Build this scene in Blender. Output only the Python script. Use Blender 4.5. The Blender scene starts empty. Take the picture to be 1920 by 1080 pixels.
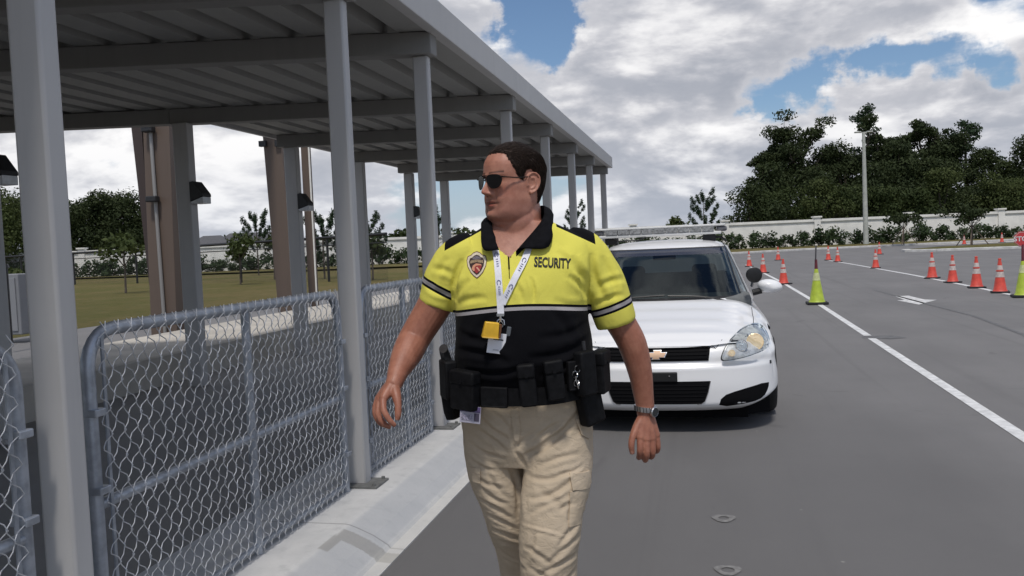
import bpy, math, random
import numpy as np
from mathutils import Vector, Matrix, noise as mnoise
from mathutils.bvhtree import BVHTree
R = math.radians
S = bpy.context.scene
COL = S.collection

# ---------------------------------------------------------------- camera
cam_d = bpy.data.cameras.new("camera")
cam = bpy.data.objects.new("camera", cam_d)
COL.objects.link(cam)
cam_d.sensor_width = 36.0
cam_d.lens = 30.0
cam_d.clip_start = 0.05
cam_d.clip_end = 3000
cam.matrix_world = (Matrix.Translation((0, 0, 1.5)) @ Matrix.Rotation(R(12.62), 4, 'Z')
                    @ Matrix.Rotation(R(90 - 2.82), 4, 'X') @ Matrix.Rotation(R(-2.46), 4, 'Z'))
S.camera = cam
S.view_settings.view_transform = 'Standard'
S.view_settings.look = 'None'
S.view_settings.exposure = 0.06
S.view_settings.gamma = 1.0

# ---------------------------------------------------------------- sun and sky
SUN = Vector((0.08, -0.52, 1.0)).normalized()          # direction towards the sun
SUN_EL = math.asin(SUN.z)
sd = bpy.data.lights.new("sun", 'SUN')
sd.energy = 2.3
sd.angle = R(7)
sd.color = (1.0, 0.955, 0.89)
so = bpy.data.objects.new("sun", sd)
so.rotation_euler = SUN.to_track_quat('Z', 'Y').to_euler()
so.location = (0, 0, 30)
COL.objects.link(so)

W = bpy.data.worlds.new("World")
S.world = W
W.use_nodes = True
nt = W.node_tree
nt.nodes.clear()


class NG:
    """small helper to write node trees"""
    def __init__(s, t): s.t = t
    def n(s, typ, ins=None, **kw):
        nd = s.t.nodes.new(typ)
        for k, v in kw.items(): setattr(nd, k, v)
        if ins:
            for k, v in ins.items():
                if isinstance(v, bpy.types.NodeSocket): s.t.links.new(v, nd.inputs[k])
                else: nd.inputs[k].default_value = v
        return nd
    def m(s, op, a, b=0.0, c=None, clamp=False):
        nd = s.t.nodes.new('ShaderNodeMath'); nd.operation = op; nd.use_clamp = clamp
        for i, v in enumerate((a, b) if c is None else (a, b, c)):
            if isinstance(v, bpy.types.NodeSocket): s.t.links.new(v, nd.inputs[i])
            else: nd.inputs[i].default_value = v
        return nd.outputs[0]
    def mix(s, f, a, b, bt='MIX'):
        nd = s.t.nodes.new('ShaderNodeMix'); nd.data_type = 'RGBA'; nd.blend_type = bt
        for i, v in ((0, f), (6, a), (7, b)):
            if isinstance(v, bpy.types.NodeSocket): s.t.links.new(v, nd.inputs[i])
            elif i == 0: nd.inputs[0].default_value = v
            else: nd.inputs[i].default_value = (*v, 1) if len(v) == 3 else v
        return nd.outputs[2]
    def ss(s, v, lo, hi):
        nd = s.t.nodes.new('ShaderNodeMapRange'); nd.interpolation_type = 'SMOOTHSTEP'
        s.t.links.new(v, nd.inputs[0]); nd.inputs[1].default_value = lo; nd.inputs[2].default_value = hi
        return nd.outputs[0]
    def noise(s, vec, scale, detail=4, rough=0.5, dist=0.0):
        nd = s.n('ShaderNodeTexNoise', {'Scale': scale, 'Detail': detail, 'Roughness': rough, 'Distortion': dist})
        if vec is not None: s.t.links.new(vec, nd.inputs['Vector'])
        return nd.outputs['Fac']


g = NG(nt)
skyn = g.n('ShaderNodeTexSky')
skyn.sky_type = 'NISHITA'
skyn.sun_disc = False
skyn.sun_elevation = SUN_EL
skyn.sun_rotation = math.atan2(SUN.x, SUN.y)
skyn.air_density = 1.0
skyn.dust_density = 0.6
skyn.ozone_density = 1.6
tc = g.n('ShaderNodeTexCoord')
sep = g.n('ShaderNodeSeparateXYZ', {0: tc.outputs['Generated']})
x_, y_, z_ = sep.outputs
zc = g.m('MAXIMUM', z_, 0.0)
den = g.m('ADD', zc, 0.42)
px_ = g.m('DIVIDE', x_, den)
py_ = g.m('DIVIDE', y_, den)
pv = g.n('ShaderNodeCombineXYZ', {0: px_, 1: py_, 2: g.m('MULTIPLY', z_, 2.6)}).outputs[0]
big = g.noise(pv, 2.3, 10, 0.53, 0.12)
fine = g.noise(pv, 7.0, 8, 0.6, 0.4)
# light comes from high up: a copy of the field shifted towards the zenith tells lit tops from grey bases
off = g.n('ShaderNodeVectorMath', {0: pv, 1: (0.0, -0.01, 0.075)}, operation='ADD').outputs[0]
big2 = g.noise(off, 2.3, 10, 0.53, 0.12)


wn = g.n('ShaderNodeTexNoise', {'Vector': tc.outputs['Generated'], 'Scale': 9.0, 'Detail': 6.0, 'Roughness': 0.62}).outputs['Color']
wd = g.n('ShaderNodeVectorMath', {0: g.n('ShaderNodeVectorMath', {0: wn, 1: (0.5, 0.5, 0.5)}, operation='SUBTRACT').outputs[0], 1: (0.16, 0.16, 0.11)}, operation='MULTIPLY').outputs[0]
warp = g.n('ShaderNodeVectorMath', {0: tc.outputs['Generated'], 1: wd}, operation='ADD').outputs[0]


def blob(dx, dy, dz, rad):
    v = Vector((dx, dy, dz)).normalized()
    d = g.n('ShaderNodeVectorMath', {0: warp, 1: tuple(v)}, operation='DISTANCE').outputs['Value']
    return g.m('SUBTRACT', 1.0, g.ss(d, rad * 0.25, rad))


cover = g.m('ADD', big, 0.0)
BLUE = [(-0.165, 0.95, 0.258, 0.080, .145), (-0.140, 0.96, 0.235, 0.05, .11), (0.085, 0.985, 0.150, 0.040, .13), (0.14, 0.975, 0.162, 0.045, .15), (0.19, 0.965, 0.176, 0.045, .17), (0.245, 0.955, 0.178, 0.05, .17), (0.295, 0.94, 0.165, 0.045, .17), (-0.25, 0.92, 0.33, .07, .08)]
CLD = [(0.10, 0.93, 0.30, 0.16, .14), (-0.265, 0.93, 0.245, 0.06, .14), (0.22, 0.93, 0.25, 0.08, .12), (-0.02, 0.97, 0.17, 0.20, .10), (0.24, 0.95, 0.12, 0.16, .12), (0.0, 0.99, 0.06, 0.35, .10), (-0.6, 0.8, 0.1, 0.45, .09)]
for a in BLUE: cover = g.m('SUBTRACT', cover, g.m('MULTIPLY', blob(*a[:4]), a[4]))
for a in CLD: cover = g.m('ADD', cover, g.m('MULTIPLY', blob(*a[:4]), a[4]))
low = g.m('MULTIPLY', g.m('SUBTRACT', 1.0, g.ss(zc, 0.0, 0.28)), 0.025)
cover = g.m('ADD', cover, low)
mask = g.ss(cover, 0.462, 0.560)
lit = g.ss(g.m('SUBTRACT', big, big2), -0.07, 0.10)
thick = g.ss(cover, 0.50, 0.72)
val = g.m('ADD', g.m('MULTIPLY', lit, 0.52), g.m('MULTIPLY', g.m('SUBTRACT', 1.0, thick), 0.20))
val = g.m('ADD', val, g.m('MULTIPLY', g.m('SUBTRACT', fine, 0.5), 0.27))
val = g.m('MAXIMUM', g.m('ADD', val, 0.205), 0.12)
cramp = g.n('ShaderNodeValToRGB', {0: val})
e = cramp.color_ramp.elements
e[0].position = 0.12; e[0].color = (0.34, 0.365, 0.425, 1)
e[1].position = 0.78; e[1].color = (0.97, 0.96, 0.96, 1)
m2 = cramp.color_ramp.elements.new(0.42); m2.color = (0.585, 0.59, 0.63, 1)
skyc = g.mix(1.0, skyn.outputs[0], (0.075, 0.083, 0.092), 'MULTIPLY')
# damp hazy air low over the horizon
hz = g.m('MULTIPLY', g.m('SUBTRACT', 1.0, g.ss(zc, 0.0, 0.16)), 0.55)
skyh = g.mix(hz, skyc, (0.42, 0.49, 0.61))
fin = g.mix(mask, skyh, cramp.outputs[0])
fin = g.mix(g.m('MULTIPLY', hz, 0.45), fin, (0.42, 0.50, 0.63))
bg = g.n('ShaderNodeBackground', {'Color': fin, 'Strength': 1.0})
wo = g.n('ShaderNodeOutputWorld', {0: bg.outputs[0]})


# ---------------------------------------------------------------- helpers
def srgb(r, gg, b):
    return tuple(((c / 255) / 12.92 if c / 255 <= .04045 else ((c / 255 + .055) / 1.055) ** 2.4) for c in (r, gg, b))


def mat(name, col, rough=0.7, metal=0.0, spec=0.5, var=0.0, vs=6.0, bump=0.0, bs=40.0, col2=None, coat=0.0, detail=5, sub=0.0, bdist=0.01):
    m = bpy.data.materials.new(name); m.use_nodes = True
    t = m.node_tree; b = t.nodes['Principled BSDF']; q = NG(t)
    b.inputs['Roughness'].default_value = rough
    b.inputs['Metallic'].default_value = metal
    b.inputs['Specular IOR Level'].default_value = spec
    b.inputs['Coat Weight'].default_value = coat
    if sub: b.inputs['Subsurface Weight'].default_value = sub; b.inputs['Subsurface Radius'].default_value = (.012, .005, .003); b.inputs['Subsurface Scale'].default_value = 1.0
    tcn = q.n('ShaderNodeTexCoord')
    vec = tcn.outputs['Object']
    if var or col2:
        f = q.noise(vec, vs, detail, 0.6)
        c2 = col2 if col2 else tuple(max(0, c * (1 - var)) for c in col)
        c1 = col if col2 else tuple(min(1, c * (1 + var)) for c in col)
        cc = q.mix(q.ss(f, 0.3, 0.7), c1, c2)
        t.links.new(cc, b.inputs['Base Color'])
    else:
        b.inputs['Base Color'].default_value = (*col, 1)
    if bump:
        f2 = q.noise(vec, bs, 6, 0.6)
        bn = q.n('ShaderNodeBump', {'Strength': bump, 'Distance': bdist, 'Height': f2})
        t.links.new(bn.outputs[0], b.inputs['Normal'])
    m['bsdf'] = 1
    return m


class MB:
    def __init__(s): s.v = []; s.f = []; s.m = []
    def add(s, vs, fs, m=0):
        o = len(s.v); s.v += [tuple(v) for v in vs]
        s.f += [tuple(i + o for i in f) for f in fs]; s.m += [m] * len(fs); return s
    def box(s, c, d, m=0, rz=0.0, rx=0.0, ry=0.0):
        M = Matrix.Translation(c) @ Matrix.Rotation(rz, 4, 'Z') @ Matrix.Rotation(ry, 4, 'Y') @ Matrix.Rotation(rx, 4, 'X')
        vs = [M @ Vector((x * d[0] / 2, y * d[1] / 2, z * d[2] / 2)) for z in (-1, 1) for y in (-1, 1) for x in (-1, 1)]
        return s.add(vs, [(0, 2, 3, 1), (4, 5, 7, 6), (0, 1, 5, 4), (2, 6, 7, 3), (0, 4, 6, 2), (1, 3, 7, 5)], m)
    def loft(s, rings, m=0, cap=True, closed=True):
        n = len(rings[0]); vs = [p for r in rings for p in r]; fs = []
        for i in range(len(rings) - 1):
            for j in range(n if closed else n - 1):
                k = (j + 1) % n
                fs.append((i * n + j, i * n + k, (i + 1) * n + k, (i + 1) * n + j))
        if cap:
            fs.append(tuple(range(n - 1, -1, -1))); fs.append(tuple((len(rings) - 1) * n + j for j in range(n)))
        return s.add(vs, fs, m)
    def tube(s, pts, r, n=8, m=0, cap=True, sq=None):
        pts = [Vector(p) for p in pts]; k = len(pts)
        rr = r if isinstance(r, (list, tuple)) else [r] * k
        rings = []; up = None
        for i, p in enumerate(pts):
            d = (pts[min(i + 1, k - 1)] - pts[max(i - 1, 0)]).normalized()
            if up is None:
                up = Vector((0, 0, 1)) if abs(d.z) < .9 else Vector((0, 1, 0))
            a = d.cross(up).normalized(); b = a.cross(d).normalized(); up = b
            e = rr[i]; ea, eb = e if isinstance(e, (tuple, list)) else (e, e)
            rings.append([p + a * (math.cos(2 * math.pi * j / n) * ea) + b * (math.sin(2 * math.pi * j / n) * eb) for j in range(n)])
        return s.loft(rings, m, cap)
    def prism(s, poly, axis, lo, hi, m=0):
        """poly: 2D points, extruded along axis 'x','y' or 'z'"""
        def P(a, b, c): return {'x': (c, a, b), 'y': (a, c, b), 'z': (a, b, c)}[axis]
        n = len(poly)
        vs = [P(a, b, lo) for a, b in poly] + [P(a, b, hi) for a, b in poly]
        fs = [(i, (i + 1) % n, n + (i + 1) % n, n + i) for i in range(n)] + [tuple(range(n - 1, -1, -1)), tuple(range(n, 2 * n))]
        return s.add(vs, fs, m)
    def build(s, name, mats, parent=None, smooth=False, bevel=0.0, seg=2, loc=None, angle=40):
        me = bpy.data.meshes.new(name); me.from_pydata(s.v, [], s.f)
        mats = mats if isinstance(mats, (list, tuple)) else [mats]
        for mm in mats: me.materials.append(mm)
        if len(mats) > 1: me.polygons.foreach_set('material_index', s.m)
        import bmesh
        bm = bmesh.new(); bm.from_mesh(me); bmesh.ops.recalc_face_normals(bm, faces=bm.faces); bm.to_mesh(me); bm.free()
        if smooth:
            me.polygons.foreach_set('use_smooth', [True] * len(me.polygons))
            if smooth != 'all': me.set_sharp_from_angle(angle=R(angle))
        me.update()
        o = bpy.data.objects.new(name, me); COL.objects.link(o)
        if parent: o.parent = parent
        if loc: o.location = loc
        if bevel:
            b = o.modifiers.new('bevel', 'BEVEL'); b.width = bevel; b.segments = seg; b.limit_method = 'ANGLE'; b.angle_limit = R(35)
        return o


def tag(o, label=None, cat=None, group=None, kind=None):
    if label: o['label'] = label
    if cat: o['category'] = cat
    if group: o['group'] = group
    if kind: o['kind'] = kind
    return o


def empty(name, loc=(0, 0, 0), rz=0.0):
    o = bpy.data.objects.new(name, None); COL.objects.link(o)
    o.empty_display_size = 0.1; o.location = loc; o.rotation_euler = (0, 0, rz); return o


def copy_tree(o, parent=None):
    c = o.copy(); COL.objects.link(c)
    if parent: c.parent = parent
    for ch in [k for k in bpy.data.objects if k.parent == o]: copy_tree(ch, c)
    return c
# ================================================================ SETTING
def struct(o): o['kind'] = 'structure'; return o


def asphalt_mat(name, c, c2):
    m = mat(name, c, 0.82, spec=0.35); t = m.node_tree; q = NG(t); b = t.nodes['Principled BSDF']
    v = q.n('ShaderNodeTexCoord').outputs['Object']
    mp = q.n('ShaderNodeMapping', {'Vector': v, 'Scale': (1.0, 0.22, 1.0)}).outputs[0]
    n1 = q.noise(v, 0.35, 6, 0.6); n2 = q.noise(mp, 1.3, 5, 0.6); n3 = q.noise(v, 160, 3, 0.7); n4 = q.noise(v, 9, 6, 0.7)
    col = q.mix(q.ss(n1, .3, .7), c, c2)
    col = q.mix(q.m('MULTIPLY', q.ss(n2, .35, .75), .35), col, tuple(x * .72 for x in c))
    col = q.mix(q.m('MULTIPLY', q.ss(n4, .55, .8), .22), col, tuple(x * 1.35 for x in c))
    col = q.mix(q.m('MULTIPLY', q.ss(n3, .62, .72), .45), col, tuple(min(1, x * 2.0) for x in c))
    mt_ = q.n('ShaderNodeMapping', {'Vector': v, 'Scale': (3.2, .05, 1)}).outputs[0]; n5 = q.noise(mt_, 1.0, 4, .6)
    col = q.mix(q.m('MULTIPLY', q.ss(n5, .56, .70), .30), col, tuple(x * .62 for x in c))
    n6 = q.noise(v, 1.7, 3, .5, 1.2); col = q.mix(q.m('MULTIPLY', q.ss(n6, .66, .72), .35), col, tuple(x * .6 for x in c))
    sx_ = q.n('ShaderNodeSeparateXYZ', {0: v}).outputs; wv_ = q.m('ADD', sx_[0], q.m('MULTIPLY', n1, .6)); lane = q.m('MULTIPLY', q.m('SUBTRACT', 1.0, q.ss(wv_, 1.5, 2.3)), q.m('SUBTRACT', 1.0, q.ss(sx_[1], 4.5, 10.0)))  # near part of the asphalt toned darker, fading out with soft edges
    col = q.mix(q.m('MULTIPLY', lane, .5), col, tuple(x * .60 for x in c))  # lane: only the near part of the asphalt, toned darker
    vo = q.n('ShaderNodeTexVoronoi', {'Vector': v, 'Scale': 2.3})
    sp = q.m('SUBTRACT', 1.0, q.ss(vo.outputs['Distance'], .012, .03))
    col = q.mix(q.m('MULTIPLY', sp, .5), col, (.34, .33, .31))
    t.links.new(col, b.inputs['Base Color'])
    bn = q.n('ShaderNodeBump', {'Strength': .35, 'Distance': .004, 'Height': q.m('ADD', n3, q.m('MULTIPLY', n4, .6))})
    t.links.new(bn.outputs[0], b.inputs['Normal'])
    return m


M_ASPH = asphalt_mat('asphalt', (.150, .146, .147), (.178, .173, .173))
M_ASPH2 = asphalt_mat('asphalt_lane', (.27, .262, .252), (.33, .32, .305))
M_CONC = mat('concrete', (.52, .51, .49), .85, var=.16, vs=3, bump=.25, bs=60)
M_PAVE = mat('pavement_concrete', (.46, .43, .385), .88, var=.14, vs=1.2, bump=.2, bs=50)
M_LINE = mat('road_paint', (.62, .62, .62), .6, var=.2, vs=9, bump=.2, bs=120)


def grass_mat():
    m = mat('grass', (.10, .11, .035), .95, spec=.1); t = m.node_tree; q = NG(t); b = t.nodes['Principled BSDF']
    v = q.n('ShaderNodeTexCoord').outputs['Object']
    n1 = q.noise(v, .10, 5, .6); n2 = q.noise(v, 2.5, 6, .7); n3 = q.noise(v, .5, 4, .6)
    col = q.mix(q.ss(n1, .35, .65), (.115, .108, .036), (.165, .128, .056))
    col = q.mix(q.m('MULTIPLY', q.ss(n2, .4, .75), .55), col, (.055, .072, .022))
    col = q.mix(q.m('MULTIPLY', q.ss(n3, .5, .7), .4), col, (.19, .16, .08))
    t.links.new(col, b.inputs['Base Color'])
    bn = q.n('ShaderNodeBump', {'Strength': 1.0, 'Distance': .08, 'Height': q.noise(v, 14, 6, .75)})
    t.links.new(bn.outputs[0], b.inputs['Normal'])
    return m


M_GRASS = grass_mat()

# the ground: one grass sheet to the horizon, finer near the lot
gm = MB(); N = 48
xs = [math.copysign(abs(t) ** 2.2, t) * 1500 for t in np.linspace(-1, 1, N)]
gm.add([(x, y + 100, -0.03) for y in xs for x in xs], [(j * N + i, j * N + i + 1, (j + 1) * N + i + 1, (j + 1) * N + i) for j in range(N - 1) for i in range(N - 1)])
struct(gm.build('ground', M_GRASS))

# car park and road
far = [(-14.3, 70), (-6, 71.5), (3.0, 75.0), (9.0, 80.0), (17.5, 83.2), (29.4, 88.0), (60, 98)]
rd = MB()
outline = [(-14.3, -25), (70, -25), (70, 100)] + far[::-1]
ys = np.linspace(-25, 70, 40)
rd.add([(x, y, 0) for x, y in outline], [tuple(range(len(outline)))])
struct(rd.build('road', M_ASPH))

# narrow kerb strip with the sloped face, walkway lane and concrete pavement (one cross-section each, run along the road)
def run(name, prof, y0, y1, material, step=1.0, smooth=False):
    n = max(2, int((y1 - y0) / step)); b = MB()
    rings = [[(x, y0 + (y1 - y0) * i / n, z) for x, z in prof] for i in range(n + 1)]
    b.loft(rings, cap=True)
    return struct(b.build(name, material, smooth=smooth, angle=25))


def kerb_mat():
    m = mat('kerb_concrete', (.43, .43, .43), .85); t = m.node_tree; q = NG(t); b = t.nodes['Principled BSDF']
    v = q.n('ShaderNodeTexCoord').outputs['Object']
    s = q.n('ShaderNodeSeparateXYZ', {0: v}).outputs
    n1 = q.noise(v, 4, 7, .65); n2 = q.noise(v, 55, 4, .6); n3 = q.noise(v, 1.1, 4, .6)
    mpz = q.n('ShaderNodeMapping', {'Vector': v, 'Scale': (14, 14, 2)}).outputs[0]
    n4 = q.noise(mpz, 1.0, 5, .6)
    col = q.mix(q.ss(n1, .3, .7), (.53, .525, .52), (.45, .45, .45))
    col = q.mix(q.m('MULTIPLY', q.ss(n4, .5, .75), .35), col, (.28, .285, .29))
    col = q.mix(q.m('MULTIPLY', q.ss(n3, .5, .7), .3), col, (.52, .51, .49))
    slope_shade = q.m('MULTIPLY', q.ss(s[0], -1.80, -1.765), q.m('SUBTRACT', 1.0, q.ss(s[0], -1.60, -1.58)))
    col = q.mix(q.m('MULTIPLY', slope_shade, .55), col, (.335, .345, .365))  # sloped face coloured darker and bluer, standing in for its shade
    # dark patch running over the edge and down the face
    wob = q.m('MULTIPLY', q.m('SUBTRACT', n2, .5), .03)
    ya = q.m('ABSOLUTE', q.m('SUBTRACT', q.m('ADD', s[1], wob), 3.85))
    st = q.m('MULTIPLY', q.m('SUBTRACT', 1.0, q.ss(ya, .055, .07)), q.ss(s[0], -1.80, -1.78))
    ar = q.m('MULTIPLY', q.m('MULTIPLY', q.m('SUBTRACT', 1.0, q.ss(q.m('ABSOLUTE', q.m('ADD', s[0], 1.775)), .02, .03)), q.ss(s[1], 3.62, 3.64)), q.m('SUBTRACT', 1.0, q.ss(s[1], 3.80, 3.86)))
    st = q.m('MAXIMUM', st, ar)
    col = q.mix(q.m('MULTIPLY', st, .55), col, (.20, .19, .17))
    # expansion joints
    fr = q.m('FRACT', q.m('DIVIDE', q.m('ADD', s[1], .6), 3.05))
    jt = q.m('SUBTRACT', 1.0, q.ss(q.m('ABSOLUTE', q.m('SUBTRACT', fr, .5)), .0012, .0028))
    col = q.mix(q.m('MULTIPLY', jt, .5), col, (.14, .135, .13))
    # paler tone along the foot of the kerb
    ft = q.m('SUBTRACT', 1.0, q.ss(q.m('ADD', s[2], q.m('MULTIPLY', q.m('SUBTRACT', n1, .5), .05)), .0, .035))
    col = q.mix(q.m('MULTIPLY', ft, .35), col, (.55, .53, .48))
    t.links.new(col, b.inputs['Base Color'])
    bn = q.n('ShaderNodeBump', {'Strength': .35, 'Distance': .006, 'Height': q.m('ADD', n2, n1)})
    t.links.new(bn.outputs[0], b.inputs['Normal'])
    return m


M_KERB = kerb_mat()
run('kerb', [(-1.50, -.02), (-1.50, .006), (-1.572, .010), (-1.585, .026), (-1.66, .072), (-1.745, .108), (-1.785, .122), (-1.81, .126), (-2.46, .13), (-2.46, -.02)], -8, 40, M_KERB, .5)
run('path', [(-2.462, -.02), (-2.462, .122), (-5.86, .122), (-5.86, -.02)], -8, 40, M_ASPH2, 2)
run('pavement', [(-5.862, -.02), (-5.862, .445), (-5.90, .46), (-7.62, .46), (-7.65, .445), (-7.66, -.02)], -8, 40, M_PAVE, 2)

# road markings, 4 mm above the asphalt
def sheet(name, polys, z, material):
    b = MB()
    for p in polys: b.add([(x, y, z) for x, y in p], [tuple(range(len(p)))])
    return struct(b.build(name, material))


def strip(pts, w):
    out = []
    for (x0, y0), (x1, y1) in zip(pts[:-1], pts[1:]):
        d = Vector((x1 - x0, y1 - y0)).normalized(); nx, ny = -d.y * w / 2, d.x * w / 2
        out.append([(x0 + nx, y0 + ny), (x0 - nx, y0 - ny), (x1 - nx, y1 - ny), (x1 + nx, y1 + ny)])
    return out


sheet('road_line', strip([(2.02, -6), (2.17, 6.5), (2.27, 12.62)], .105) + strip([(2.275, 12.95), (2.37, 18.8), (2.42, 27.6), (2.36, 36), (2.22, 46)], .105)
      + strip([(6.2, -6), (6.4, 19.4), (6.55, 24), (6.66, 30), (6.68, 40), (6.62, 49)], .12), .004, M_LINE)
M_FADE = mat('faded_road_paint', (.55, .545, .54), .65, var=.35, vs=7)
sheet('road_arrow', [[(4.14, 18.1), (4.74, 19.2), (4.54, 19.35), (4.50, 20.6), (4.20, 20.5), (4.16, 19.45), (3.99, 19.3)]], .004, M_FADE)
M_DARK = mat('asphalt_patch', (.115, .115, .118), .8, var=.25, vs=12, bump=.2, bs=90)
sheet('road_seam', strip([(4.2, 23), (4.32, 18), (4.40, 15.5), (4.22, 12.7), (3.7, 9.5)], .07) + strip([(1.9, 5.6), (1.45, 4.3), (1.15, 3.2)], .035)
      + [[(2.15, 12.66), (2.5, 12.5), (2.72, 12.62), (2.6, 12.9), (2.2, 12.93)]], .004, M_DARK)
rg = MB()
for cx, cy, r0, r1 in ((.07, 4.61, .028, .062), (.07, 3.88, .03, .06)):
    k = 18; vs = []
    for i in range(k):
        a = 2 * math.pi * i / k; w = 1 + .12 * math.sin(3 * a)
        vs += [(cx + r0 * math.cos(a), cy + r0 * math.sin(a), .004), (cx + r1 * w * math.cos(a), cy + r1 * w * math.sin(a), .004)]
    rg.add(vs, [(2 * i, 2 * i + 1, (2 * i + 3) % (2 * k), (2 * i + 2) % (2 * k)) for i in range(k)])
struct(rg.build('survey_mark', mat('faded_paint', (.178, .173, .17), .85, var=.25, vs=30)))

# far kerb, planted verge and island
def kerb_line(pts, name):
    b = MB()
    for (x0, y0), (x1, y1) in zip(pts[:-1], pts[1:]):
        d = Vector((x1 - x0, y1 - y0)); L = d.length; a = math.atan2(d.y, d.x)
        b.box(((x0 + x1) / 2, (y0 + y1) / 2, .07), (L + .1, .5, .18), rz=a)
    return struct(b.build(name, M_CONC, bevel=.03))


kerb_line(far, 'kerb')
isl = [(13.3, 61.5), (13.1, 59.6), (14.5, 58.6), (17.4, 58.3), (22, 57.0), (34, 54), (62, 48)]
kerb_line(isl, 'kerb')
sheet('island', [isl + [(62, 80), (24, 71.5), (17, 66)]], .15, M_GRASS)
sheet('verge', [far[1:] + [(60, 130), (-80, 130), (-80, 78), (-30, 71)]], .13, M_GRASS)
sheet('path', [[(16.5, 73), (24, 76), (62, 86), (62, 83), (26, 73.6), (20, 71.5)]], .17, M_PAVE)

# ---------------------------------------------------------------- covered walkway (one thing)
def metal_paint(name, c, rough=.5):
    m = mat(name, c, rough, spec=.45); t = m.node_tree; q = NG(t); b = t.nodes['Principled BSDF']
    v = q.n('ShaderNodeTexCoord').outputs['Object']
    mp = q.n('ShaderNodeMapping', {'Vector': v, 'Scale': (9, 9, .7)}).outputs[0]
    a = q.noise(mp, 1.6, 5, .6); b2 = q.noise(v, 2.2, 5, .6)
    col = q.mix(q.m('MULTIPLY', q.ss(a, .45, .8), .25), c, tuple(x * .7 for x in c))
    col = q.mix(q.m('MULTIPLY', q.ss(b2, .45, .7), .2), col, tuple(min(1, x * 1.15) for x in c))
    t.links.new(col, b.inputs['Base Color'])
    t.links.new(q.m('ADD', q.m('MULTIPLY', b2, .25), rough - .1), b.inputs['Roughness'])
    return m


M_POST = metal_paint('grey_painted_steel', (.46, .45, .445))
M_DECK = metal_paint('roof_deck_paint', (.31, .305, .29), .6)
M_BEAM = metal_paint('beam_paint', (.225, .218, .208), .6)
M_PLATE = mat('base_plate', (.16, .16, .155), .6, .3, var=.2, vs=20)
K = 0.222                                        # beams run slightly askew to the road
cw = empty('covered_walkway', (-3.7, 8, .165))
tag(cw, 'long grey steel canopy with ribbed metal roof on square posts beside the road', 'canopy')
OX, OY, OZ = 3.7, -8, -.165


def L(x, y, z): return (x + OX, y + OY, z + OZ)


def skew(x, y): return y + (x + 2.03) * K


FY = [-2.4, 0.0, 2.32, 4.68, 6.25, 9.12, 11.5, 13.9, 16.2, 18.55]
RY = [-2.4, 0.0, 2.9, 5.6, 8.27, 10.77, 13.11, 15.55, 17.85]
ZB, ZT = 2.965, 3.13
for i, y in enumerate(FY):
    b = MB()
    b.box(L(-2.034, y + .02, (.127 + ZB) / 2), (.119, .084, ZB - .127))
    o = b.build('post', M_POST, cw, bevel=.012, smooth=True)
    p = MB(); p.box(L(-2.0, y, .134), (.24, .2, .012)); 
    for dx, dy in ((-.1, -.075), (.095, -.075), (.095, .075), (-.1, .075)): p.tube([L(-2.0 + dx, y + dy, .139), L(-2.0 + dx, y + dy, .155)], .012, 6)
    pb = p.build('base_plate', M_PLATE, o)
for y in RY:
    b = MB(); b.box(L(-5.40, y, (.122 + ZB) / 2), (.175, .13, ZB - .122)); b.build('post', M_POST, cw, bevel=.012, smooth=True)
BE = list(zip(FY[:], [skew(-5.4, y) for y in FY]))
for fy, ry in BE:
    b = MB(); w = .075
    b.add([L(-1.93, fy - w + .02, ZB), L(-1.93, fy + w + .02, ZB), L(-5.55, ry + w - .03, ZB), L(-5.55, ry - w - .03, ZB),
           L(-1.93, fy - w + .02, ZT), L(-1.93, fy + w + .02, ZT), L(-5.55, ry + w - .03, ZT), L(-5.55, ry - w - .03, ZT)],
          [(0, 1, 2, 3), (4, 5, 6, 7), (0, 1, 5, 4), (1, 2, 6, 5), (2, 3, 7, 6), (3, 0, 4, 7)])
    b.build('beam', M_BEAM, cw, bevel=.008)
    if fy < 9.2:
        x1 = -9.25; y1 = skew(x1, fy); b = MB()
        b.add([L(-5.551, ry - w - .03, ZB + .003), L(-5.551, ry + w - .03, ZB + .003), L(x1, y1 + w, ZB + .003), L(x1, y1 - w, ZB + .003),
               L(-5.551, ry - w - .03, ZT - .003), L(-5.551, ry + w - .03, ZT - .003), L(x1, y1 + w, ZT - .003), L(x1, y1 - w, ZT - .003)],
              [(0, 1, 2, 3), (4, 5, 6, 7), (0, 1, 5, 4), (1, 2, 6, 5), (2, 3, 7, 6), (3, 0, 4, 7)])
        b.build('beam', M_BEAM, cw, bevel=.008)
        b = MB(); b.box(L(-9.1, y1 + .03, (0 + ZB) / 2), (.26, .2, ZB)); b.build('post', M_POST, cw, bevel=.012, smooth=True)
# ribbed deck: flat pans with deep ribs, running along the road
Y0, Y1 = -4.0, 18.95
d = MB()


def pans(x, xe, ya, yb, lead=False):
    prof = [(x + .010, ZT + .125)] if lead else []
    while x > xe:
        prof += [(x, ZT + .004), (x - .210, ZT + .004), (x - .220, ZT + .125), (x - .328, ZT + .125)]
        x -= .338
    d.add([L(px, skew(px, ya), pz) for px, pz in prof] + [L(px, skew(px, yb), pz) for px, pz in prof],
          [(i, i + 1, len(prof) + i + 1, len(prof) + i) for i in range(len(prof) - 1)])
    return x


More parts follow.
